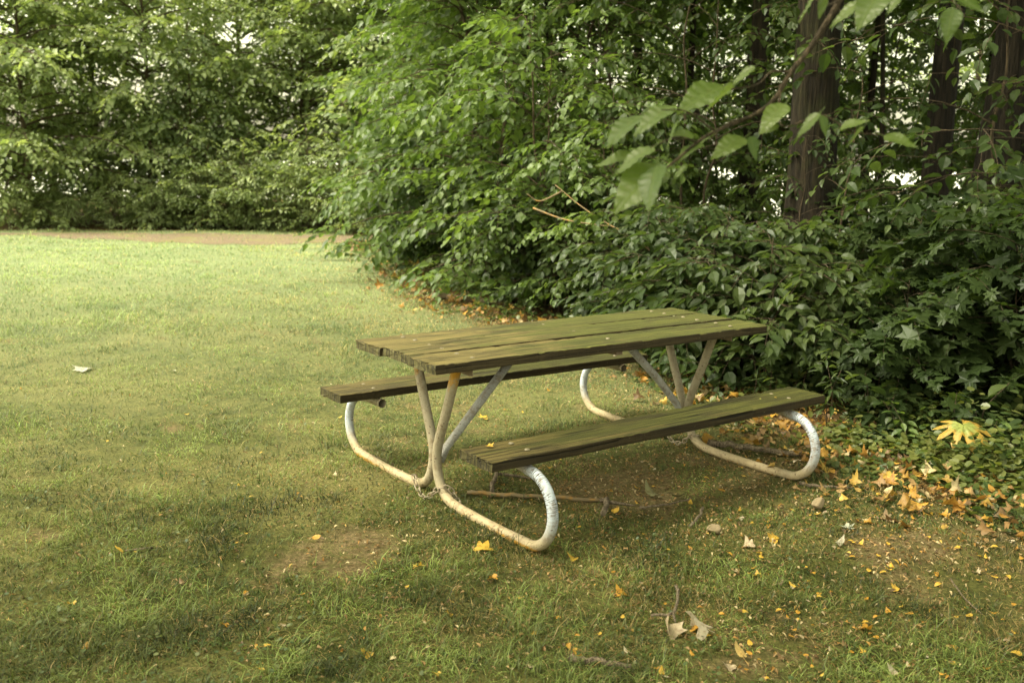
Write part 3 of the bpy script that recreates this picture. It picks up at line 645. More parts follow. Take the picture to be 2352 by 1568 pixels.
trees = [  # source, column, distance, turn, scale, label
 (FB, -120, 25.5, .5, 1.0, 'dark tree cut by the left edge of the view, beyond the path'),
 (FA, 60, 24.6, 2.1, .85, 'tree beyond the path with a thin bare trunk standing near the upper left corner'),
 (FC, 225, 27.0, .3, 1.15, 'dense dark green tree on the far left with drooping tiers of leaves'),
 (FA, 345, 25.4, 4.2, .92, 'broad pale green tree beyond the path with small sky gaps high in its crown'),
 (FC, 440, 24.4, 1.7, .66, 'low blue green tree whose leafy tiers hang over the far grass edge'),
 (FB, 570, 27.8, 3.3, 1.15, 'light green tree between the far hollow and the low bushes beyond the path'),
 (FA, 700, 25.6, .9, .9, 'tall pale tree behind the low bushes at the end of the path'),
 (FB, 800, 26.0, 5.2, 1.1, 'yellowish green tree rising behind the end of the path where the hedge begins'),
 (FA, 920, 25.0, 2.7, 1.05, 'tree deep behind the leafy saplings at the corner of the lawn')]
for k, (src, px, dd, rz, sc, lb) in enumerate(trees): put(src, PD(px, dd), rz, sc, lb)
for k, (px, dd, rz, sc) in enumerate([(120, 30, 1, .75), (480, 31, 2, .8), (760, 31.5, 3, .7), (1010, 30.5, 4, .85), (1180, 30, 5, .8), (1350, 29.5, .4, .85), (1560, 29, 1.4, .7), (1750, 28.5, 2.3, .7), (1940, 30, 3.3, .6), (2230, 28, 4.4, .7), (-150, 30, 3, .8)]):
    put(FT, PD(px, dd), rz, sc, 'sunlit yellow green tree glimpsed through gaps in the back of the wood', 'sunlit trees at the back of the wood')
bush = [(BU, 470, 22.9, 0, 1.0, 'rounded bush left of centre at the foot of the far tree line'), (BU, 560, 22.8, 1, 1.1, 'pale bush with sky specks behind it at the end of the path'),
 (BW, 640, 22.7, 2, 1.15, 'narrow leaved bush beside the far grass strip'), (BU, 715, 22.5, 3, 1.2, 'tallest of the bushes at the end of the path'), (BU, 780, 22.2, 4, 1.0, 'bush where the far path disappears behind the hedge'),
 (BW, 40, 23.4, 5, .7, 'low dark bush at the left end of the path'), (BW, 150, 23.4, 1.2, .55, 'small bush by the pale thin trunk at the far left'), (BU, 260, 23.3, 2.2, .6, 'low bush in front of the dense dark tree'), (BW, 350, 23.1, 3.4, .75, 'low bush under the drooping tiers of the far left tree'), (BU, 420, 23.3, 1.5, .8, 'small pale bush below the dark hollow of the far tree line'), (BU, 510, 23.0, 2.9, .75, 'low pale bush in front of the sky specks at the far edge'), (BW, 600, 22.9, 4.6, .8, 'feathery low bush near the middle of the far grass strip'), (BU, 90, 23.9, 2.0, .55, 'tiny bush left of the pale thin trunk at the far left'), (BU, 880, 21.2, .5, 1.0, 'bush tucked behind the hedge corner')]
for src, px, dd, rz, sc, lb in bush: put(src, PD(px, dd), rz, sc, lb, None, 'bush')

# middle mass: saplings and young trees hanging over the lawn
SA = plant('sapling', 201, 5.4, .04, .03, 1.7, 44, 9, .115, 10, .5, 'cone', OV, M_leaf, M_twig, elev=.55, droop=.4)
SB = plant('sapling', 202, 5.2, .035, .02, 1.5, 44, 9, .10, 10, .5, 'full', OVB, M_leaf, M_twig, elev=.6, droop=.35, stems=2)
SC = plant('sapling', 203, 3.2, .025, .02, 1.25, 38, 8, .095, 10, .45, 'round', OVB, M_leaf, M_twig, elev=.7, droop=.4, stems=3)
SD = plant('shrub', 204, 1.7, .016, .02, .85, 50, 7, .095, 9, .36, 'round', OVB, M_leaf_shade, M_twig, elev=.8, droop=.25, stems=4)
SE = plant('shrub', 205, 1.15, .012, .02, .7, 42, 7, .10, 8, .32, 'round', OV, M_leaf_shade, M_twig, elev=.8, droop=.25, stems=4)
mass = [(SA, 955, 19.8, .2, 1.05, 'leafy sapling at the far corner of the lawn, nearest the path'), (SB, 1010, 18.2, 1.4, 1.1, 'second sapling of the hedge along the lawn, behind its far corner'),
 (SA, 1040, 16.6, 2.4, 1.1, 'pale green sapling leaning over the far part of the lawn edge'), (SB, 1085, 15.4, 3.1, 1.15, 'tall sapling in the middle of the hedge with layered light leaves'),
 (SA, 1140, 13.6, 4.0, 1.1, 'sapling with drooping sprays above the orange leaf litter'), (SB, 1190, 13.8, 5.0, 1.2, 'thick leafy sapling left of the slim dark trunk'),
 (SC, 1160, 11.8, .6, 1.05, 'bushy young tree overhanging the litter beyond the table'), (SA, 1290, 12.0, 1.9, 1.0, 'sapling right behind the slim dark trunk with bright upper leaves'),
 (SC, 1260, 10.7, 2.6, 1.0, 'bushy growth straight behind the far end of the tabletop'), (SB, 1410, 12.0, 3.9, .8, 'sapling left of the thick trunk with dense mid green leaves'),
 (SC, 1390, 9.9, 4.4, .72, 'arching young tree over the dry fallen branch'), (SC, 1580, 12.5, 5.3, .8, 'sapling in shade just left of the thick trunk')]
for src, px, dd, rz, sc, lb in mass: put(src, PD(px, dd), rz, sc, lb)
low = [(SD, 955, 17.2, 0, 1.1, 'low bush bulging onto the lawn at the far hedge corner'), (SE, 985, 15.6, 1, 1.15, 'low leafy bush above the first orange leaves of the lawn edge'), (SD, 1050, 14.2, 2, 1.0, 'rounded low bush halfway along the lawn edge'),
 (SD, 1145, 12.4, 3, 1.05, 'broad low bush with hanging leaves over the orange litter'), (SE, 1245, 11.2, 4, 1.15, 'low bush of large leaves straight beyond the table'), (SD, 1290, 10.4, 5, .9, 'low bush behind the centre of the tabletop'),
 (SD, 1540, 8.6, .7, .8, 'bush right behind the far right corner of the tabletop'), (SD, 1690, 8.2, 1.9, .78, 'bush with large dull green leaves below the thick trunk'), (SE, 1640, 7.7, 2.5, 1.0, 'low bush touching the far end of the table'),
 (SD, 1820, 8.1, 3.3, .72, 'waist high bush hiding the base of the thick trunk'), (SE, 1790, 7.3, 4.1, 1.0, 'bush with hanging round leaves just beyond the table corner'), (SD, 1950, 8.4, 5.1, .7, 'dark bush between the two big trunks'),
 (SE, 1450, 10.0, 5.9, .9, 'small leafed bush beneath the dry fallen branch'), (SE, 1930, 7.1, .2, .85, 'low dark bush beyond the far end of the front bench')]
for src, px, dd, rz, sc, lb in low: put(src, PD(px, dd), rz, sc, lb, None, 'bush')
SH = plant('sapling', 206, 4.6, .02, .36, 1.5, 15, 5, .095, 9, .5, 'full', OVB, M_leaf_shade, M_twig, elev=.5, droop=.45)
SI = plant('sapling', 207, 3.0, .015, .30, 1.0, 12, 4, .09, 8, .4, 'full', OV, M_leaf_shade, M_twig, elev=.5, droop=.45)
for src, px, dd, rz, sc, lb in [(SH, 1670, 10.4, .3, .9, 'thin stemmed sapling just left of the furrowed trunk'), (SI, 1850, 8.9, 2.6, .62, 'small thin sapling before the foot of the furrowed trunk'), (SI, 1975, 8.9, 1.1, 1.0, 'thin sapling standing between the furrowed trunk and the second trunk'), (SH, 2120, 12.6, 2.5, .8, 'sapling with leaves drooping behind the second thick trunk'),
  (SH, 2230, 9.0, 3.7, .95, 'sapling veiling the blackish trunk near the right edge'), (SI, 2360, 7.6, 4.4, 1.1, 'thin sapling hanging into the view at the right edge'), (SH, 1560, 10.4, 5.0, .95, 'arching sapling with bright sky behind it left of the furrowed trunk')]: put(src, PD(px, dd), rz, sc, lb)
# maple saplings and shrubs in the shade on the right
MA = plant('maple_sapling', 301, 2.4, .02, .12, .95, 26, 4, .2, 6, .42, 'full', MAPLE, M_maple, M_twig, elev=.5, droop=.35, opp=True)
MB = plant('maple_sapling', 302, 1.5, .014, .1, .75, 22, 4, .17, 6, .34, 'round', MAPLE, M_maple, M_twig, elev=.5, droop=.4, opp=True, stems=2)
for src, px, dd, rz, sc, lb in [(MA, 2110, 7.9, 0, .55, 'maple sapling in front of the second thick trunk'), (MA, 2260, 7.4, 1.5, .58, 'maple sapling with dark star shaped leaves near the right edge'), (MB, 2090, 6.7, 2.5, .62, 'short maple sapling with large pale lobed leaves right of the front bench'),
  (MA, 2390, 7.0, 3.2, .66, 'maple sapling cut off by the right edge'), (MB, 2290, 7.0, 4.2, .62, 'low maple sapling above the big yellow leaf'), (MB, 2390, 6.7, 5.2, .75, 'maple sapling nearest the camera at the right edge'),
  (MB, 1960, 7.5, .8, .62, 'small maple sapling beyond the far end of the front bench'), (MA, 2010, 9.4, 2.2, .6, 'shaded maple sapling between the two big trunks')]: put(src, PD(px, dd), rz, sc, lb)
# dark undergrowth deeper inside
for k, (src, px, dd, rz, sc) in enumerate([(SC, 1750, 13.5, 1, .55), (SC, 1990, 13.0, 2, .5), (SC, 2180, 12.4, 3, .5), (SC, 2330, 10.2, 4, .5), (SC, 2440, 8.8, 5, .6), (SB, 2300, 16.5, .3, 1.), (SB, 1810, 18, 1.3, 1.1), (SB, 1640, 17.5, 3.3, 1.), (SB, 1480, 19, 5.1, 1.1), (SB, 2230, 21, .7, 1.2), (SB, 1730, 21, 1.7, 1.2), (SB, 1900, 22, 2.7, 1.2), (SC, 2130, 9.9, .5, .38), (SC, 1900, 11.5, 1.5, .6), (SC, 1640, 11.8, 2.6, .5), (SB, 2010, 19.5, 1.9, 1.0), (SC, 20, 28.5, .4, 1.), (SC, 170, 29, 1.4, 1.1), (SC, 330, 29, 2.4, 1.), (SC, 520, 29.5, 3.4, 1.), (SC, -110, 28, 4.4, 1.), (SC, 2420, 12, .9, .6), (SB, 2450, 16, 1.7, .9)]):
    put(src, PD(px, dd), rz, sc, 'shadowy undergrowth deep inside the wood', 'undergrowth inside the wood')
# ------------------------------------------------------------------ big trunks (crowns above the frame shade the wood)
def big_tree(name, px, dd, r, H, lean, seed, label, crown_r=4.2, base=.42, leaf=.26, topx=None, mat=None):
    t = plant(name, seed, H, r, base, crown_r, 64, 11, leaf, 10, 1.0, 'round', leaf_kite(.34), M_leaf, mat or M_bark, elev=.6, lean=lean, twig=False)
    p = PD(px, dd); t.location = (p[0], p[1], 0); return tag(t, label, 'tree')
RX = RT[:2]/np.linalg.norm(RT[:2])
big_tree('tree', 1878, 9.3, .235, 14, RX*.004, 401, 'thick furrowed trunk rising behind the bushes right of the centre', 4.2, .36)
big_tree('tree', 2142, 11.2, .155, 12, RX*.012, 402, 'second thick trunk, dark and straight, right of the furrowed one', 3.4, .42, mat=M_bark_dark)
big_tree('tree', 2262, 9.6, .23, 13, RX*.025, 403, 'blackish leaning trunk nearest the right edge', 4.0, .36, mat=M_bark_dark)
big_tree('tree', 1236, 14.2, .09, 9, RX*-.005, 404, 'slim dark trunk showing between leaves at the top centre', 2.6, .42)
big_tree('tree', 2042, 12.6, .042, 7, RX*-.07, 405, 'thin leaning stem between the two thick trunks', 1.6, .6, .16)
big_tree('tree', 1560, 15.5, .07, 9, RX*.03, 406, 'thin dark stem left of the furrowed trunk', 2.2, .45, .2)
big_tree('tree', 1985, 15.5, .07, 9, RX*.02, 408, 'thin dark stem deep in the shade behind the furrowed trunk', 2.2, .45, .2)
src = None
for k, (px, dd, rz, sc) in enumerate([(1450, 16.5, 0, .75), (1700, 19.5, 1, .8), (1830, 22, 2, .8), (1990, 20.5, 3, .8), (2180, 15.5, 4, .75), (2260, 19, 5, .8), (2400, 13.5, .5, .85), (1310, 21, 1.5, .75), (1110, 22.5, 2.5, .75), (2330, 24, 3.5, .8), (1600, 24, 4.5, .8)]):
    if src is None: src = plant('tree', 420, 13, .13, .40, 3.2, 36, 9, .26, 9, 1., 'round', leaf_kite(.34), M_leaf, M_bark, elev=.6, twig=False)
    put(src, PD(px, dd), rz, sc, 'slender tree added for the shade its crown casts', 'slender trunks deep in the wood')
# trees added for shade, mostly out of view beside and behind the camera
put(src, (4.6, -4.2), 1.1, 1.0, 'slender tree added for the shade its crown casts', 'slender trunks deep in the wood')
put(src, (2.6, -7.5), 4.1, .9, 'slender tree added for the shade its crown casts', 'slender trunks deep in the wood')
for q_ in ((6.5, 4.5, 1.), (7.5, 1.2, 1.), (4.9, 6.9, .9), (3.4, -3.2, 1.), (6.5, -6., 1.), (-5.6, -.2, .75), (-4.6, -8.2, 1.), (.9, -5.2, .95)): put(src, q_[:2], q_[0], q_[2], 'slender tree added for the shade its crown casts', 'slender trunks deep in the wood')
put(src, (-1.5, -7.5), 3.1, .9, 'slender tree added for the shade its crown casts', 'slender trunks deep in the wood')
put(src, (5.2, -1.0), 2.1, .95, 'slender tree added for the shade its crown casts', 'slender trunks deep in the wood')

# ------------------------------------------------------------------ near tree reaching its branch into the top right of the view
def mat_nearleaf():
    m, nt, out = nodes('near_leaf'); N = NT(nt); tc = N.n('ShaderNodeTexCoord').outputs['UV']; sp = N.n('ShaderNodeSeparateXYZ'); N.l(tc, sp.inputs[0])
    at = N.n('ShaderNodeAttribute', attribute_name='tint').outputs['Fac']
    ay = N.math('ABSOLUTE', sp.outputs[1]); v = N.math('SUBTRACT', sp.outputs[0], N.math('MULTIPLY', ay, .75))
    st = N.math('ABSOLUTE', N.math('SUBTRACT', N.math('FRACT', N.math('MULTIPLY', v, 8.)), .5)); vein = N.ramp(st, [(.0, 1.), (.09, 0.)])
    mid = N.ramp(ay, [(.0, 1.), (.022, 0.)]); ve = N.math('MAXIMUM', N.math('MULTIPLY', vein, .45), mid)
    col = N.mix(at, (.055, .098, .018), (.11, .16, .032)); col = N.mix(N.math('MULTIPLY', ve, .45), col, (.16, .21, .07))
    col = N.mix(N.ramp(N.noise(tc, 5, 4), [(.62, 0.), (.72, .35)]), col, (.12, .11, .03))
    d = N.n('ShaderNodeBsdfDiffuse'); N.l(col, d.inputs[0]); t = N.n('ShaderNodeBsdfTranslucent'); N.l(N.mix(1., col, (1.9, 1.9, .9), 'MULTIPLY'), t.inputs[0])
    ms = N.n('ShaderNodeMixShader'); ms.inputs[0].default_value = .42; N.l(d.outputs[0], ms.inputs[1]); N.l(t.outputs[0], ms.inputs[2])
    g_ = N.n('ShaderNodeBsdfGlossy'); g_.inputs['Roughness'].default_value = .38; N.l(N.bump(ve, .002), g_.inputs['Normal'])
    lw = N.n('ShaderNodeLayerWeight'); lw.inputs[0].default_value = .3
    m2 = N.n('ShaderNodeMixShader'); N.l(N.math('MULTIPLY', N.math('ADD', lw.outputs['Fresnel'], .15), .22), m2.inputs[0]); N.l(ms.outputs[0], m2.inputs[1]); N.l(g_.outputs[0], m2.inputs[2]); N.l(m2.outputs[0], out.inputs[0]); return m
M_near = mat_nearleaf()
def near_leaf_mesh(seed, wd=.36):
    g = rs(seed); n = 27; xs = np.linspace(0, 1, n); prof = wd*np.sin(math.pi*xs**.62)**.85*(1-.25*xs); prof[0] = .0; prof[-1] = 0
    cols = [-1, -.66, -.33, 0, .33, .66, 1]; V = []; uv = []
    for i, x_ in enumerate(xs):
        ser = 1+(.05 if i % 2 else -.01)*(0 < i < n-1)
        for c_ in cols:
            yv = prof[i]*c_*(ser if abs(c_) == 1 else 1); xo = x_+(.018*(i % 2) if abs(c_) == 1 else 0)
            z = .22*abs(yv)**1.2-.16*x_**2+.02*math.sin(x_*9+c_*3+seed)*abs(c_)+.012*math.sin(x_*42)*abs(c_)
            V.append((xo, yv, z)); uv.append((x_, yv))
    k = len(cols); Q = []
    for i in range(n-1):
        for j in range(k-1): a_ = i*k+j; Q += [(a_, a_+k, a_+k+1), (a_, a_+k+1, a_+1)]
    V = np.array(V); pv_, pt, _ = tube([(-.22, .0, .05), (-.1, 0, .02), (.0, 0, .0)], [.012, .011, .010], 6)
    return np.concatenate([V, pv_]), np.concatenate([np.array(Q), pt+len(V)]), np.concatenate([np.array(uv), np.full((len(pv_), 2), (.5, .0))])
NLM = [near_leaf_mesh(s, w) for s, w in ((1, .27), (2, .31), (3, .23))]
pn = PD(2720, 3.1)
near = plant('broadleaf_tree', 501, 8, .09, .55, 2.6, 30, 8, .14, 9, .6, 'round', leaf_kite(.36), M_leaf, M_bark, elev=.6, twig=False)
near.location = (pn[0], pn[1], 0); tag(near, 'nearby tree sending a thin branch of big serrated leaves across the upper right', 'tree')
O3 = np.array([pn[0], pn[1], 0])
Z3 = lambda X_, Y_, d_: AT((1500+X_/2.2189)*.91875, (Y_/2.2189)*.91875, d_)-O3
main = catmull([np.array([0, 0, 3.0]), Z3(1900, -900, 2.6), Z3(1480, -330, 2.2), Z3(1330, 0, 2.15), Z3(1170, 260, 2.15), Z3(1060, 400, 2.15), Z3(960, 560, 2.15), Z3(830, 650, 2.15), Z3(640, 730, 2.12), Z3(540, 790, 2.1), Z3(370, 930, 2.05), Z3(200, 1040, 2.0)], 6)
a = Acc(); rad = np.interp(np.arange(len(main)), [0, 12, 18, 36, len(main)-1], [.035, .012, .0065, .005, .002]); a.add(*tube(main, rad, 8)[:2])
for tw in [[(1000, 470, 2.15), (1010, 700, 2.13), (1230, 640, 2.1), (1400, 730, 2.08), (1600, 750, 2.06)], [(1060, 400, 2.15), (950, 400, 2.13), (870, 470, 2.12), (700, 500, 2.1)], [(830, 650, 2.15), (700, 690, 2.1), (600, 790, 2.08)], [(1480, -330, 2.2), (1600, -120, 2.0), (1900, -30, 1.9), (2010, 60, 1.85)], [(540, 790, 2.1), (430, 760, 2.05), (280, 820, 2.0)], [(640, 730, 2.12), (480, 620, 2.08), (340, 610, 2.05)], [(1330, 0, 2.15), (1250, 30, 2.1), (1180, -20, 2.1)]]:
    a.add(*tube(catmull([Z3(*q) for q in tw], 5), np.linspace(.0028, .0011, (len(tw)-1)*5+1), 5)[:2])
br = a.build('branch', M_twig, near, True)
LV = [((330, 920), (20, 1190), 2.02, .10, .02, 1, .7), ((318, 915), (225, 1185), 1.98, .09, .6, 0, .1), ((300, 815), (25, 960), 2.0, .02, .3, 0, .6), ((440, 670), (330, 850), 2.0, .0, 1.0, 2, .3), ((480, 920), (385, 1000), 2.03, .0, .2, 2, .5),
 ((740, 485), (505, 630), 2.06, .05, 1.2, 2, .4), ((860, 370), (690, 480), 2.1, .0, .2, 2, .6), ((1028, 575), (850, 745), 2.1, .05, .1, 0, .9), ((990, 695), (860, 745), 2.1, .0, -.3, 2, .9), ((830, 755), (890, 915), 2.08, .0, -.1, 1, .0),
 ((1220, 628), (1045, 785), 2.08, .0, .3, 2, .5), ((1225, 640), (1275, 780), 2.05, .0, -.2, 1, .1), ((1330, 715), (1525, 635), 2.08, .05, .0, 1, .8), ((1465, 705), (1325, 830), 2.03, .0, 1.3, 2, .3), ((1575, 755), (1812, 805), 2.04, .05, .1, 0, .6),
 ((800, 765), (575, 875), 2.12, .05, .1, 1, .7), ((690, 480), (375, 600), 2.18, .1, .1, 1, .5), ((400, 590), (130, 745), 2.1, .05, .2, 0, .5), ((1960, 45), (1915, 275), 1.85, .0, .1, 1, .2), ((1560, -50), (1395, 180), 1.9, .05, .1, 1, .4),
 ((1230, -60), (1045, 145), 2.05, .0, .9, 2, .5), ((1950, -40), (2180, 65), 1.9, .05, .1, 1, .2), ((1450, 10), (1225, 160), 2.1, .0, .2, 2, .7), ((1250, -20), (1200, 130), 2.05, 0, .3, 2, .5), ((560, 800), (380, 890), 2.1, .05, .4, 0, .4), ((230, 640), (-20, 800), 2.15, .1, .4, 0, .3),
 ((260, 1000), (-60, 1100), 2.05, .05, .9, 2, .3), ((660, 720), (520, 800), 2.12, 0, .3, 2, .8), ((1700, -60), (1560, 90), 2.0, 0, .3, 0, .4), ((520, 760), (340, 720), 2.1, 0, -.2, 0, .5), ((200, 860), (-80, 900), 2.1, 0, .1, 0, .7)]
kids = []
for (b0, b1, dd, dz, roll, sh, tn) in LV:
    A = Z3(*b0, dd); Bp = Z3(*b1, dd-dz); Bp = A+(Bp-A)*.82; X_ = Bp-A; Ls = np.linalg.norm(X_); X_ = X_/Ls
    nrm = -fw*.75+UP*.75; Y_ = np.cross(nrm, X_); Y_ /= np.linalg.norm(Y_); Zv = np.cross(X_, Y_)
    ca, sa = math.cos(roll), math.sin(roll); Y2 = ca*Y_+sa*Zv; Z2 = np.cross(X_, Y2)
    Mx = np.stack([X_, Y2, Z2], 1)*Ls; V, T, uv = NLM[sh]; V = V@Mx.T+A
    kids.append(mk('leaf', V, T, M_near, br, True, np.full(len(V), tn), uv))

# ------------------------------------------------------------------ dry fallen branch in the bushes, sticks, stones
def stick(name, pts, r0, r1, label, cat='stick', side=[], mat=None, group=None):
    P = catmull(pts, 7); g = rs(len(label)); P = P+g.normal(0, r0*.25, P.shape); a = Acc(); a.add(*tube(P, np.linspace(r0, r1, len(P)), 7)[:2])
    for s_ in side: a.add(*tube(catmull(s_, 5), np.linspace(r1*1.2, r1*.4, (len(s_)-1)*5+1), 5)[:2])
    c = P[0].copy(); c[2] = 0; o = a.build(name, mat or M_stick, None, True)
    me = o.data; co = np.empty(len(me.vertices)*3, np.float32); me.vertices.foreach_get('co', co); co = co.reshape(-1, 3)-c.astype(np.float32); me.vertices.foreach_set('co', co.ravel()); o.location = c
    return tag(o, label, cat, group)
def gp(x, y, z): q = G(x, y, 0); q[2] = z; return q
def mat_lichen():
    m, nt, out = nodes('lichen_stick'); N = NT(nt); pos = N.n('ShaderNodeTexCoord').outputs['Object']
    principled(N, out, N.mix(N.ramp(N.noise(pos, 22, 4), [(.5, 0.), (.66, 1.)]), (.17, .13, .075), (.26, .15, .045)), .8, N.bump(N.noise(pos, 60, 4), .004), .3); return m
M_lich = mat_lichen()
stick('fallen_branch', [AT(1275, 425, 8.9), AT(1350, 485, 8.7), AT(1440, 540, 8.4), AT(1530, 600, 8.2), AT(1600, 665, 8.0)], .004, .009, 'dry fallen branch with orange bark caught in the bushes above the table', 'branch', [[AT(1225, 478, 9.0), AT(1300, 505, 8.8), AT(1400, 520, 8.5)], [AT(1290, 440, 8.9), AT(1240, 462, 9.0), AT(1210, 445, 9.0)]], M_lich)
stick('stick', [gp(1072, 1140, .02), gp(1160, 1146, .022), gp(1270, 1151, .02), gp(1385, 1153, .006)], .011, .009, 'long straight stick with orange lichen lying under the front bench', mat=M_lich)
stick('stick', [gp(1385, 1195, .03), gp(1393, 1165, .035), gp(1380, 1158, .02)], .014, .009, 'short forked grey stick at the end of the lichen covered one', side=[[gp(1390, 1165, .03), gp(1460, 1170, .02)]])
stick('stick', [gp(1130, 1135, .02), gp(1142, 1100, .05), gp(1140, 1090, .07)], .012, .008, 'stub of a grey stick standing between the near table legs', side=[[gp(1140, 1100, .03), gp(1200, 1103, .02), gp(1260, 1112, .012)]])
stick('stick', [gp(1625, 1027, .03), gp(1700, 1035, .03), gp(1840, 1050, .015)], .02, .014, 'pale stick lying behind the far pipe foot')
stick('stick', [gp(1835, 1113, .01), gp(1880, 1122, .015), gp(1960, 1124, .01)], .010, .006, 'thin pale stick right of the far pipe foot')
stick('stick', [gp(1585, 1212, .008), gp(1600, 1200, .02), gp(1615, 1180, .035)], .008, .006, 'small curved stick in front of the bench near the round stone')
stick('stick', [gp(1552, 1360, .03), gp(1556, 1385, .035), gp(1545, 1425, .03), gp(1495, 1425, .02)], .006, .005, 'lichen spotted twig standing above the curled dead leaf', side=[[gp(1545, 1425, .03), gp(1552, 1445, .02)]])
stick('stick', [gp(1310, 1518, .012), gp(1370, 1530, .018), gp(1450, 1540, .014)], .013, .008, 'dark weathered stick at the bottom edge of the view')
stick('stick', [gp(2182, 1345, .03), gp(2215, 1385, .02), gp(2255, 1415, .01)], .003, .002, 'thin straw coloured stalk in the lower right grass')
stick('stick', [gp(288, 1275, .02), gp(330, 1270, .02), gp(350, 1262, .01)], .004, .004, 'thin dark twig beside the yellow leaf on the left')
stick('stick', [gp(995, 685, .03), gp(1050, 690, .04), gp(1120, 698, .04), gp(1190, 705, .02)], .035, .022, 'bleached log lying in the orange leaf litter beyond the table', 'log')
stick('stick', [gp(838, 1047, .012), gp(870, 1058, .02), gp(905, 1072, .012)], .003, .002, 'short twig in the grass beside the left pipe foot')
stick('stick', [gp(1470, 1170, .01), gp(1540, 1165, .02), gp(1585, 1158, .03)], .006, .003, 'thin stick in front of the rolled olive leaf')
def mat_stone():
    m, nt, out = nodes('stone'); N = NT(nt); pos = N.n('ShaderNodeTexCoord').outputs['Object']
    principled(N, out, N.mix(N.noise(pos, 25, 5, .7), (.12, .09, .055), (.34, .27, .17)), .85, N.bump(N.noise(pos, 60, 4), .004), .3); return m
M_stone = mat_stone()
def stone(px, py, s, seed, label):
    g = rs(seed); n, k = 36, 20; V = []
    for i in range(k+1):
        ph = math.pi*i/k
        for j in range(n): th = 2*math.pi*j/n; V.append((math.sin(ph)*math.cos(th), math.sin(ph)*math.sin(th), math.cos(ph)))
    V = np.array(V); f = np.ones(len(V))
    for _ in range(9):
        a_ = g.normal(0, 1, 3); a_ /= np.linalg.norm(a_); dd = V@a_; f = np.minimum(f, np.where(dd > .55, .62/np.maximum(dd, .1), 1))
    V = V*(f*(.96+.12*fbm(V[:, 0]*3+9+V[:, 2]*2, V[:, 1]*3+9, seed, 4)))[:, None]*np.array(s); Q = [(i*n+j, (i+1)*n+j, (i+1)*n+(j+1) % n, i*n+(j+1) % n) for i in range(k) for j in range(n)]
    p = G(px, py); return tag(mk('stone', V, np.array(Q), M_stone, smooth=True, loc=(p[0], p[1], s[2]*.45+.004)), label, 'stone')
stone(1642, 1222, (.042, .030, .024), 1, 'small tan stone in front of the front bench'); stone(1880, 1168, (.036, .03, .038), 2, 'upright tan stone right of the far pipe foot')

# ------------------------------------------------------------------ individual fallen leaves
def one_leaf(px, py, size, tm, col, label, z=.02, yaw=None, pitch=0., roll=0., group=None, seed=0, name='fallen_leaf', src=None):
    g = rs(seed+int(px)); p = G(px, py)
    V, T = tm; M = eul(yaw if yaw is not None else g.uniform(0, 6.28), pitch, roll)[0]*size; V2 = (V-V.mean(0))@M.T
    o = mk(name, V2, T, M_dry, None, True, np.tile(np.array(col)*1., (len(V2), 1)), loc=(p[0], p[1], float(height(p[0], p[1]))+z)); return tag(o, label, 'leaf', group)
TAN, PALE, YEL, ORG, OLV, GRY = (.42, .34, .23), (.55, .48, .36), (.62, .40, .06), (.50, .27, .035), (.24, .25, .12), (.42, .40, .32)
one_leaf(1612, 1458, .075, dense_leaf('maple', -1.7, 4, fat=.55), PALE, 'large pale curled lobed leaf standing in the near right grass', .045, 2.0, -.5, .3)
one_leaf(1540, 1455, .055, dense_leaf('maple', 2.4, 5, fat=.5), TAN, 'crumpled brown lobed leaf left of the large pale one', .03, 4.4, .5, -.5)
one_leaf(1703, 1510, .085, dense_leaf('ovate', .9, 6), (.62, .44, .16), 'oval tan and yellow curled leaf lowest in the near right grass', .025, YAW+.3, -.35, .3)
one_leaf(1502, 1140, .13, dense_leaf('ovate', 1.6, 7), (.20, .20, .10), 'rolled olive green dead leaf on bare ground in front of the front bench', .022, YAW+.5, 0., .1)
one_leaf(1550, 1142, .09, dense_leaf('ovate', 1.2, 8), (.13, .12, .05), 'dark curled leaf touching the rolled olive one', .02, YAW-1.8, .2, -.5)
one_leaf(1925, 1250, .07, dense_leaf('ovate', 2.2, 9, ), (.36, .34, .26), 'grey curled leaf lying in the grass on the right', .015, .2, .0, .2)
one_leaf(1945, 1213, .05, dense_leaf('maple', .8, 10), (.48, .50, .42), 'small silvery leaf just behind the grey curled leaf', .015)
one_leaf(277, 1278, .06, dense_leaf('ovate', .8, 11), YEL, 'bright yellow oval leaf in the left foreground grass', .025, YAW+.9, -.3, .5)
one_leaf(722, 1248, .05, dense_leaf('ovate', .9, 12), ORG, 'orange leaf at the edge of the bare patch left of the table', .02, YAW-1.4, -.2, .4)
one_leaf(903, 1517, .045, dense_leaf('ovate', .9, 13), (.72, .60, .36), 'small cream yellow leaf at the bottom of the view', .015)
one_leaf(193, 850, .10, dense_leaf('maple', .4, 14, fat=.5), (.50, .50, .42), 'pale leaf alone on the lawn at the upper left', .02)
one_leaf(400, 853, .06, dense_leaf('ovate', .6, 15), (.50, .50, .42), 'second small pale leaf on the open lawn left of the table', .015)
one_leaf(1410, 1180, .06, dense_leaf('ovate', .9, 16), YEL, 'yellow leaf leaning on the forked stick', .02, YAW-.8, -.2, .3)
one_leaf(1655, 1127, .055, dense_leaf('ovate', .9, 17), ORG, 'orange leaf on bare ground below the middle of the front bench', .015)
one_leaf(1110, 962, .05, dense_leaf('maple', .6, 18), YEL, 'yellow leaf in the grass seen behind the near brace', .02)
one_leaf(1110, 1272, .055, dense_leaf('maple', .9, 19, fat=.5), YEL, 'yellow lobed leaf left of the near pipe foot', .02)
one_leaf(962, 1308, .04, dense_leaf('maple', .9, 20), YEL, 'small yellow leaf directly below the bare patch', .015)
one_leaf(2335, 1505, .07, dense_leaf('ovate', .7, 21), YEL, 'yellow leaf cut by the right edge near the bottom corner', .02)
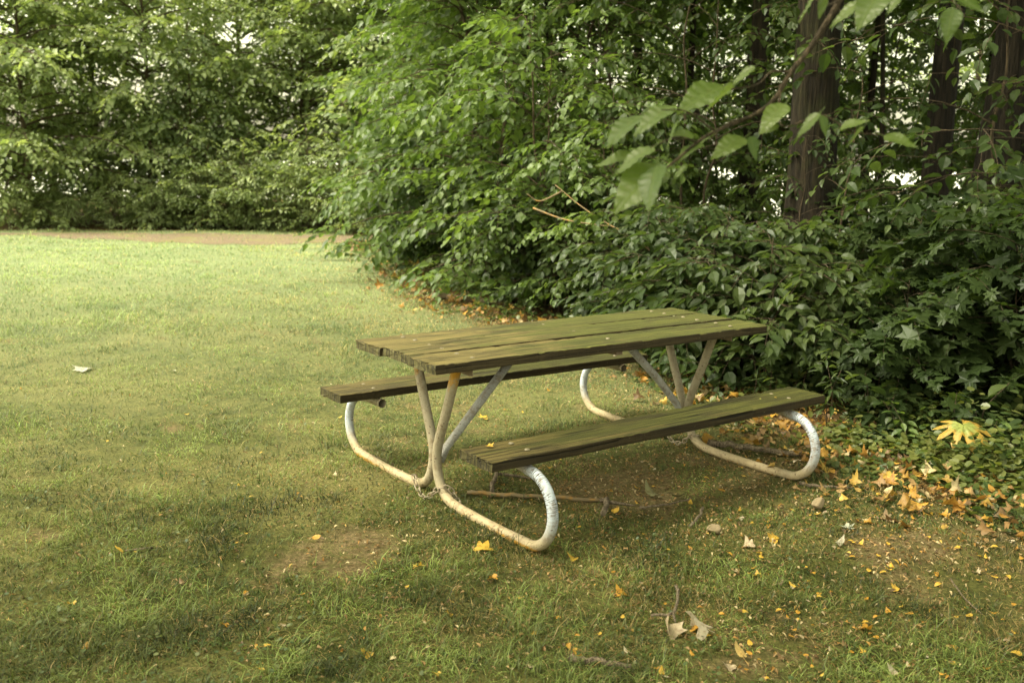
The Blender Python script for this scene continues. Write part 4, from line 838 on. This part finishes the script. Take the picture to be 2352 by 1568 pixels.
g = rs(77); SRC = [dense_leaf('ovate', .7, 31), dense_leaf('ovate', -1.0, 32), dense_leaf('ovate', 1.3, 33), dense_leaf('maple', 1.3, 34, fat=.5)]; base_l = {}
pts_ = []
while len(pts_) < 285:
    px, py = g.uniform(10, 2340), g.uniform(880, 1560)
    if g.rand() > (.10+.9*np.clip((px-900)/900, 0, 1)): continue
    q = G(px, py)
    if forest(q[0], q[1]) > .3: continue
    pts_.append((px, py, q))
for px, py, q in pts_:
    ki = g.choice(4, p=[.3, .28, .27, .15]); ci = g.choice(5, p=[.42, .28, .08, .16, .06]); key = (ki, ci)
    rot = eul(g.uniform(0, 6.28), g.normal(0, .12), g.normal(0, .15))[0]; s_ = g.uniform(.018, .042)
    if key not in base_l:
        V, T = SRC[ki]; o = mk('fallen_leaf', V-V.mean(0), T, M_dry, None, True, np.tile(np.array([YEL, ORG, PALE, TAN, (.2, .13, .06)][ci]), (len(V), 1))); base_l[key] = o
    else: o = base_l[key].copy(); COL.objects.link(o)
    Mx = Matrix(rot.tolist()).to_4x4(); o.matrix_world = Matrix.Translation((q[0], q[1], float(height(q[0], q[1]))+.012)) @ Mx @ Matrix.Scale(s_, 4)
    w_ = ['small yellow fallen leaf lying on the ground around the table', 'small orange fallen leaf lying on the ground around the table', 'small cream fallen leaf lying on the ground around the table', 'small tan fallen leaf lying on the ground around the table', 'small dark brown fallen leaf lying on the ground around the table'][ci]
    tag(o, w_, 'leaf', ['small yellow fallen leaves', 'small orange fallen leaves', 'small cream fallen leaves', 'small tan fallen leaves', 'small brown fallen leaves'][ci])
# leaves on the boards
def on_board(px, py, z, size, tm, col, label, yaw=0.):
    p = G(px, py, z); V, T = tm; V2 = (V-V.mean(0))@(eul(yaw, 0, 0)[0]*size).T; V2[:, 2] -= V2[:, 2].min()
    tag(mk('fallen_leaf', V2, T, M_dry, None, True, np.tile(np.array(col), (len(V2), 1)), loc=(p[0], p[1], z+.003)), label, 'leaf')
on_board(1124, 1027, ZS, .026, dense_leaf('maple', .8, 41, fat=.2), YEL, 'shrivelled yellow leaf on the near end of the front bench', 1.)
on_board(1547, 727, ZT, .025, dense_leaf('ovate', .6, 42), (.5, .5, .34), 'tiny pale leaf on the far end of the tabletop', .4)
on_board(1782, 914, ZS, .018, dense_leaf('ovate', .8, 43), YEL, 'tiny yellow leaf on the far end of the front bench', 1.4)
on_board(1745, 917, ZS, .02, dense_leaf('ovate', .4, 44), (.45, .45, .12), 'tiny olive leaf beside the yellow one on the front bench', .1)
on_board(1650, 922, ZS, .014, dense_leaf('ovate', .8, 45), ORG, 'tiny orange leaf on the middle of the front bench', .1)
# big yellow palmate leaf on a stalk at the right
yl = AT(2212, 975, 5.35); root = empty('yellow_leaf', (yl[0], yl[1], 0), 'big bright yellow many lobed leaf spread above the litter on the right', 'leaf')
pts = []; 
for k in range(9):
    c_ = -150+k*37.5
    for da, r_ in ((-15, .55), (-9, .88), (0, 1.08), (9, .88), (15, .52)): pts.append((math.radians(c_+da), r_*(1-.12*abs(k-4)/4)))
V = [(0, 0, 0)]; T = []; n = len(pts)
for q in (.35, .7, 1.):
    for an_, r_ in pts: rr_ = (.35+(r_-.35)*((q-.35)/.65 if q > .35 else 0)) if q > .35 else .35; V.append((rr_*math.cos(an_), rr_*math.sin(an_), -.42*rr_**2+.03*math.sin(an_*9)))
for i_ in range(n-1):
    T.append((0, 1+i_, 2+i_))
    for k in range(2): a_ = 1+k*n+i_; T += [(a_, a_+n, a_+n+1), (a_, a_+n+1, a_+1)]
V = (np.array(V)@(eul(YAW+math.pi, .30, .1)[0]*.155).T)+np.array([0, 0, yl[2]])
mk('blade', V, np.array(T), M_dry, root, True, np.where((np.arange(len(V)) < 40)[:, None], np.array([[.24, .28, .07]]), np.array([[.40, .26, .045]])))
mk('stalk', *tube([(0.05, .05, 0), (.03, .02, yl[2]*.6), (0, 0, yl[2])], [.004, .003, .003], 5)[:2], M_twig, root)
# seedlings in front of the wood on the right
def seedling(seed, h, tm, mat, nleaf, ls):
    g = rs(seed); P = catmull([(0, 0, -.02), (g.normal(0, .02), g.normal(0, .02), h*.5), (g.normal(0, .05), g.normal(0, .05), h)], 5); root = empty('seedling', (0, 0, 0))
    st = mk('stem', *tube(P, np.linspace(.004, .002, len(P)), 5)[:2], M_twig, root)
    t_ = np.repeat(np.linspace(.35, 1, nleaf//2), 2)+g.normal(0, .02, nleaf//2*2); t_ = np.clip(t_, 0, 1); PP = np.stack([np.interp(t_*(len(P)-1), np.arange(len(P)), P[:, k]) for k in range(3)], 1)
    yaw = np.arange(len(t_))*2.4+g.normal(0, .4, len(t_)); M = eul(yaw, g.normal(.15, .25, len(t_)), g.normal(0, .25, len(t_)))
    PP = PP+M[:, :, 0]*ls*.25; V, T = replicate(tm, M*(ls*g.uniform(.75, 1.2, len(t_)))[:, None, None], PP); lv = mk('foliage', V, T, mat, root, False, np.repeat(g.rand(len(t_)), len(tm[0])))
    KIDS[root.name] = [st, lv]; return root
sd = [seedling(601, .34, OVB, M_leaf_shade, 10, .10), seedling(602, .5, NARROW, M_leaf_shade, 26, .11), seedling(603, .26, OV, M_leaf, 8, .09), seedling(604, .42, MAPLE, M_maple, 10, .11)]
spots = [(1990, 945, 0, 'five leaved seedling just right of the front bench end'), (2060, 960, 2, 'low seedling between the bench end and the yellow leaf'), (2110, 930, 0, 'seedling with spread leaves left of the big yellow leaf'), (2200, 900, 1, 'narrow leaved stalk behind the big yellow leaf'), (2260, 890, 1, 'taller narrow leaved stalk right of the big yellow leaf'),
 (2320, 930, 1, 'narrow leaved stalk at the right edge'), (1900, 860, 2, 'small seedling behind the bench end'), (1960, 850, 1, 'narrow leaved stalk in shade behind the bench end'), (2040, 860, 3, 'lobed seedling in shade above the low seedling'), (2150, 850, 1, 'narrow leaved stalk under the maple sapling'), (1700, 800, 0, 'seedling seen below the far end of the tabletop'), (1560, 790, 2, 'seedling seen between the far pipe braces'), (1830, 820, 3, 'lobed seedling behind the far hoop'), (2330, 1010, 0, 'seedling right of the big yellow leaf near the edge'), (1480, 760, 0, 'seedling at the edge of the litter behind the tabletop'), (1640, 840, 0, 'seedling between the far braces and hoop')]
for px, py, k, lb in spots:
    q = G(px, py+60 if py < 900 else py+50); put(sd[k], q[:2], g.uniform(0, 6.28), g.uniform(.85, 1.2), lb, None, 'seedling')
g = rs(88)
for k in range(46):
    px, py = g.uniform(1430, 2340), 0
    py = 850+(px-1430)*.16+g.uniform(-55, 75); q = G(px, py)
    if forest(q[0], q[1]) < .25: continue
    put(sd[g.choice(4, p=[.35, .25, .25, .15])], q[:2], g.uniform(0, 6.28), g.uniform(.6, 1.15), 'small green seedling among the vines in front of the dark bushes', 'seedlings among the vines', 'seedling')
# ================================================================== LIGHT
SUN_AZ, SUN_EL = YAW+math.radians(102), math.radians(56)
W_ = bpy.data.worlds.new('World'); S.world = W_; W_.use_nodes = True; nt = W_.node_tree; nt.nodes.clear(); N = NT(nt)
sky = N.n('ShaderNodeTexSky', sky_type='NISHITA'); sky.sun_disc = False; sky.sun_elevation = SUN_EL; sky.sun_rotation = math.pi/2-SUN_AZ
sky.air_density = 1.; sky.dust_density = 4.; sky.ozone_density = 1.
hs = N.n('ShaderNodeHueSaturation'); hs.inputs['Saturation'].default_value = .30; hs.inputs['Value'].default_value = 3.9; N.l(sky.outputs[0], hs.inputs['Color'])
bg = N.n('ShaderNodeBackground'); bg.inputs['Strength'].default_value = .15; wo = N.n('ShaderNodeOutputWorld')
N.l(N.mix(1., hs.outputs[0], (1.07, 1.0, .68), "MULTIPLY"), bg.inputs[0]); N.l(bg.outputs[0], wo.inputs[0])
sl = bpy.data.lights.new('sun', 'SUN'); sl.energy = 5.; sl.angle = math.radians(20); sl.color = (1., .93, .72); so = bpy.data.objects.new('sun', sl); COL.objects.link(so)
dv = Vector((math.cos(SUN_EL)*math.cos(SUN_AZ), math.cos(SUN_EL)*math.sin(SUN_AZ), math.sin(SUN_EL))); so.rotation_euler = dv.to_track_quat('Z', 'Y').to_euler(); so.location = (0, 0, 20)
S.view_settings.view_transform = 'Standard'; S.view_settings.look = 'None'; S.view_settings.exposure = 0; S.view_settings.gamma = 1
c = S.cycles; c.max_bounces = 8; c.diffuse_bounces = 4; c.glossy_bounces = 2; c.transmission_bounces = 6; c.use_denoising = True; c.denoiser = 'OPENIMAGEDENOISE'; c.denoising_input_passes = 'RGB_ALBEDO_NORMAL'; c.use_adaptive_sampling = False; c.sample_clamp_indirect = 6.
print(STAT, len(bpy.data.objects))
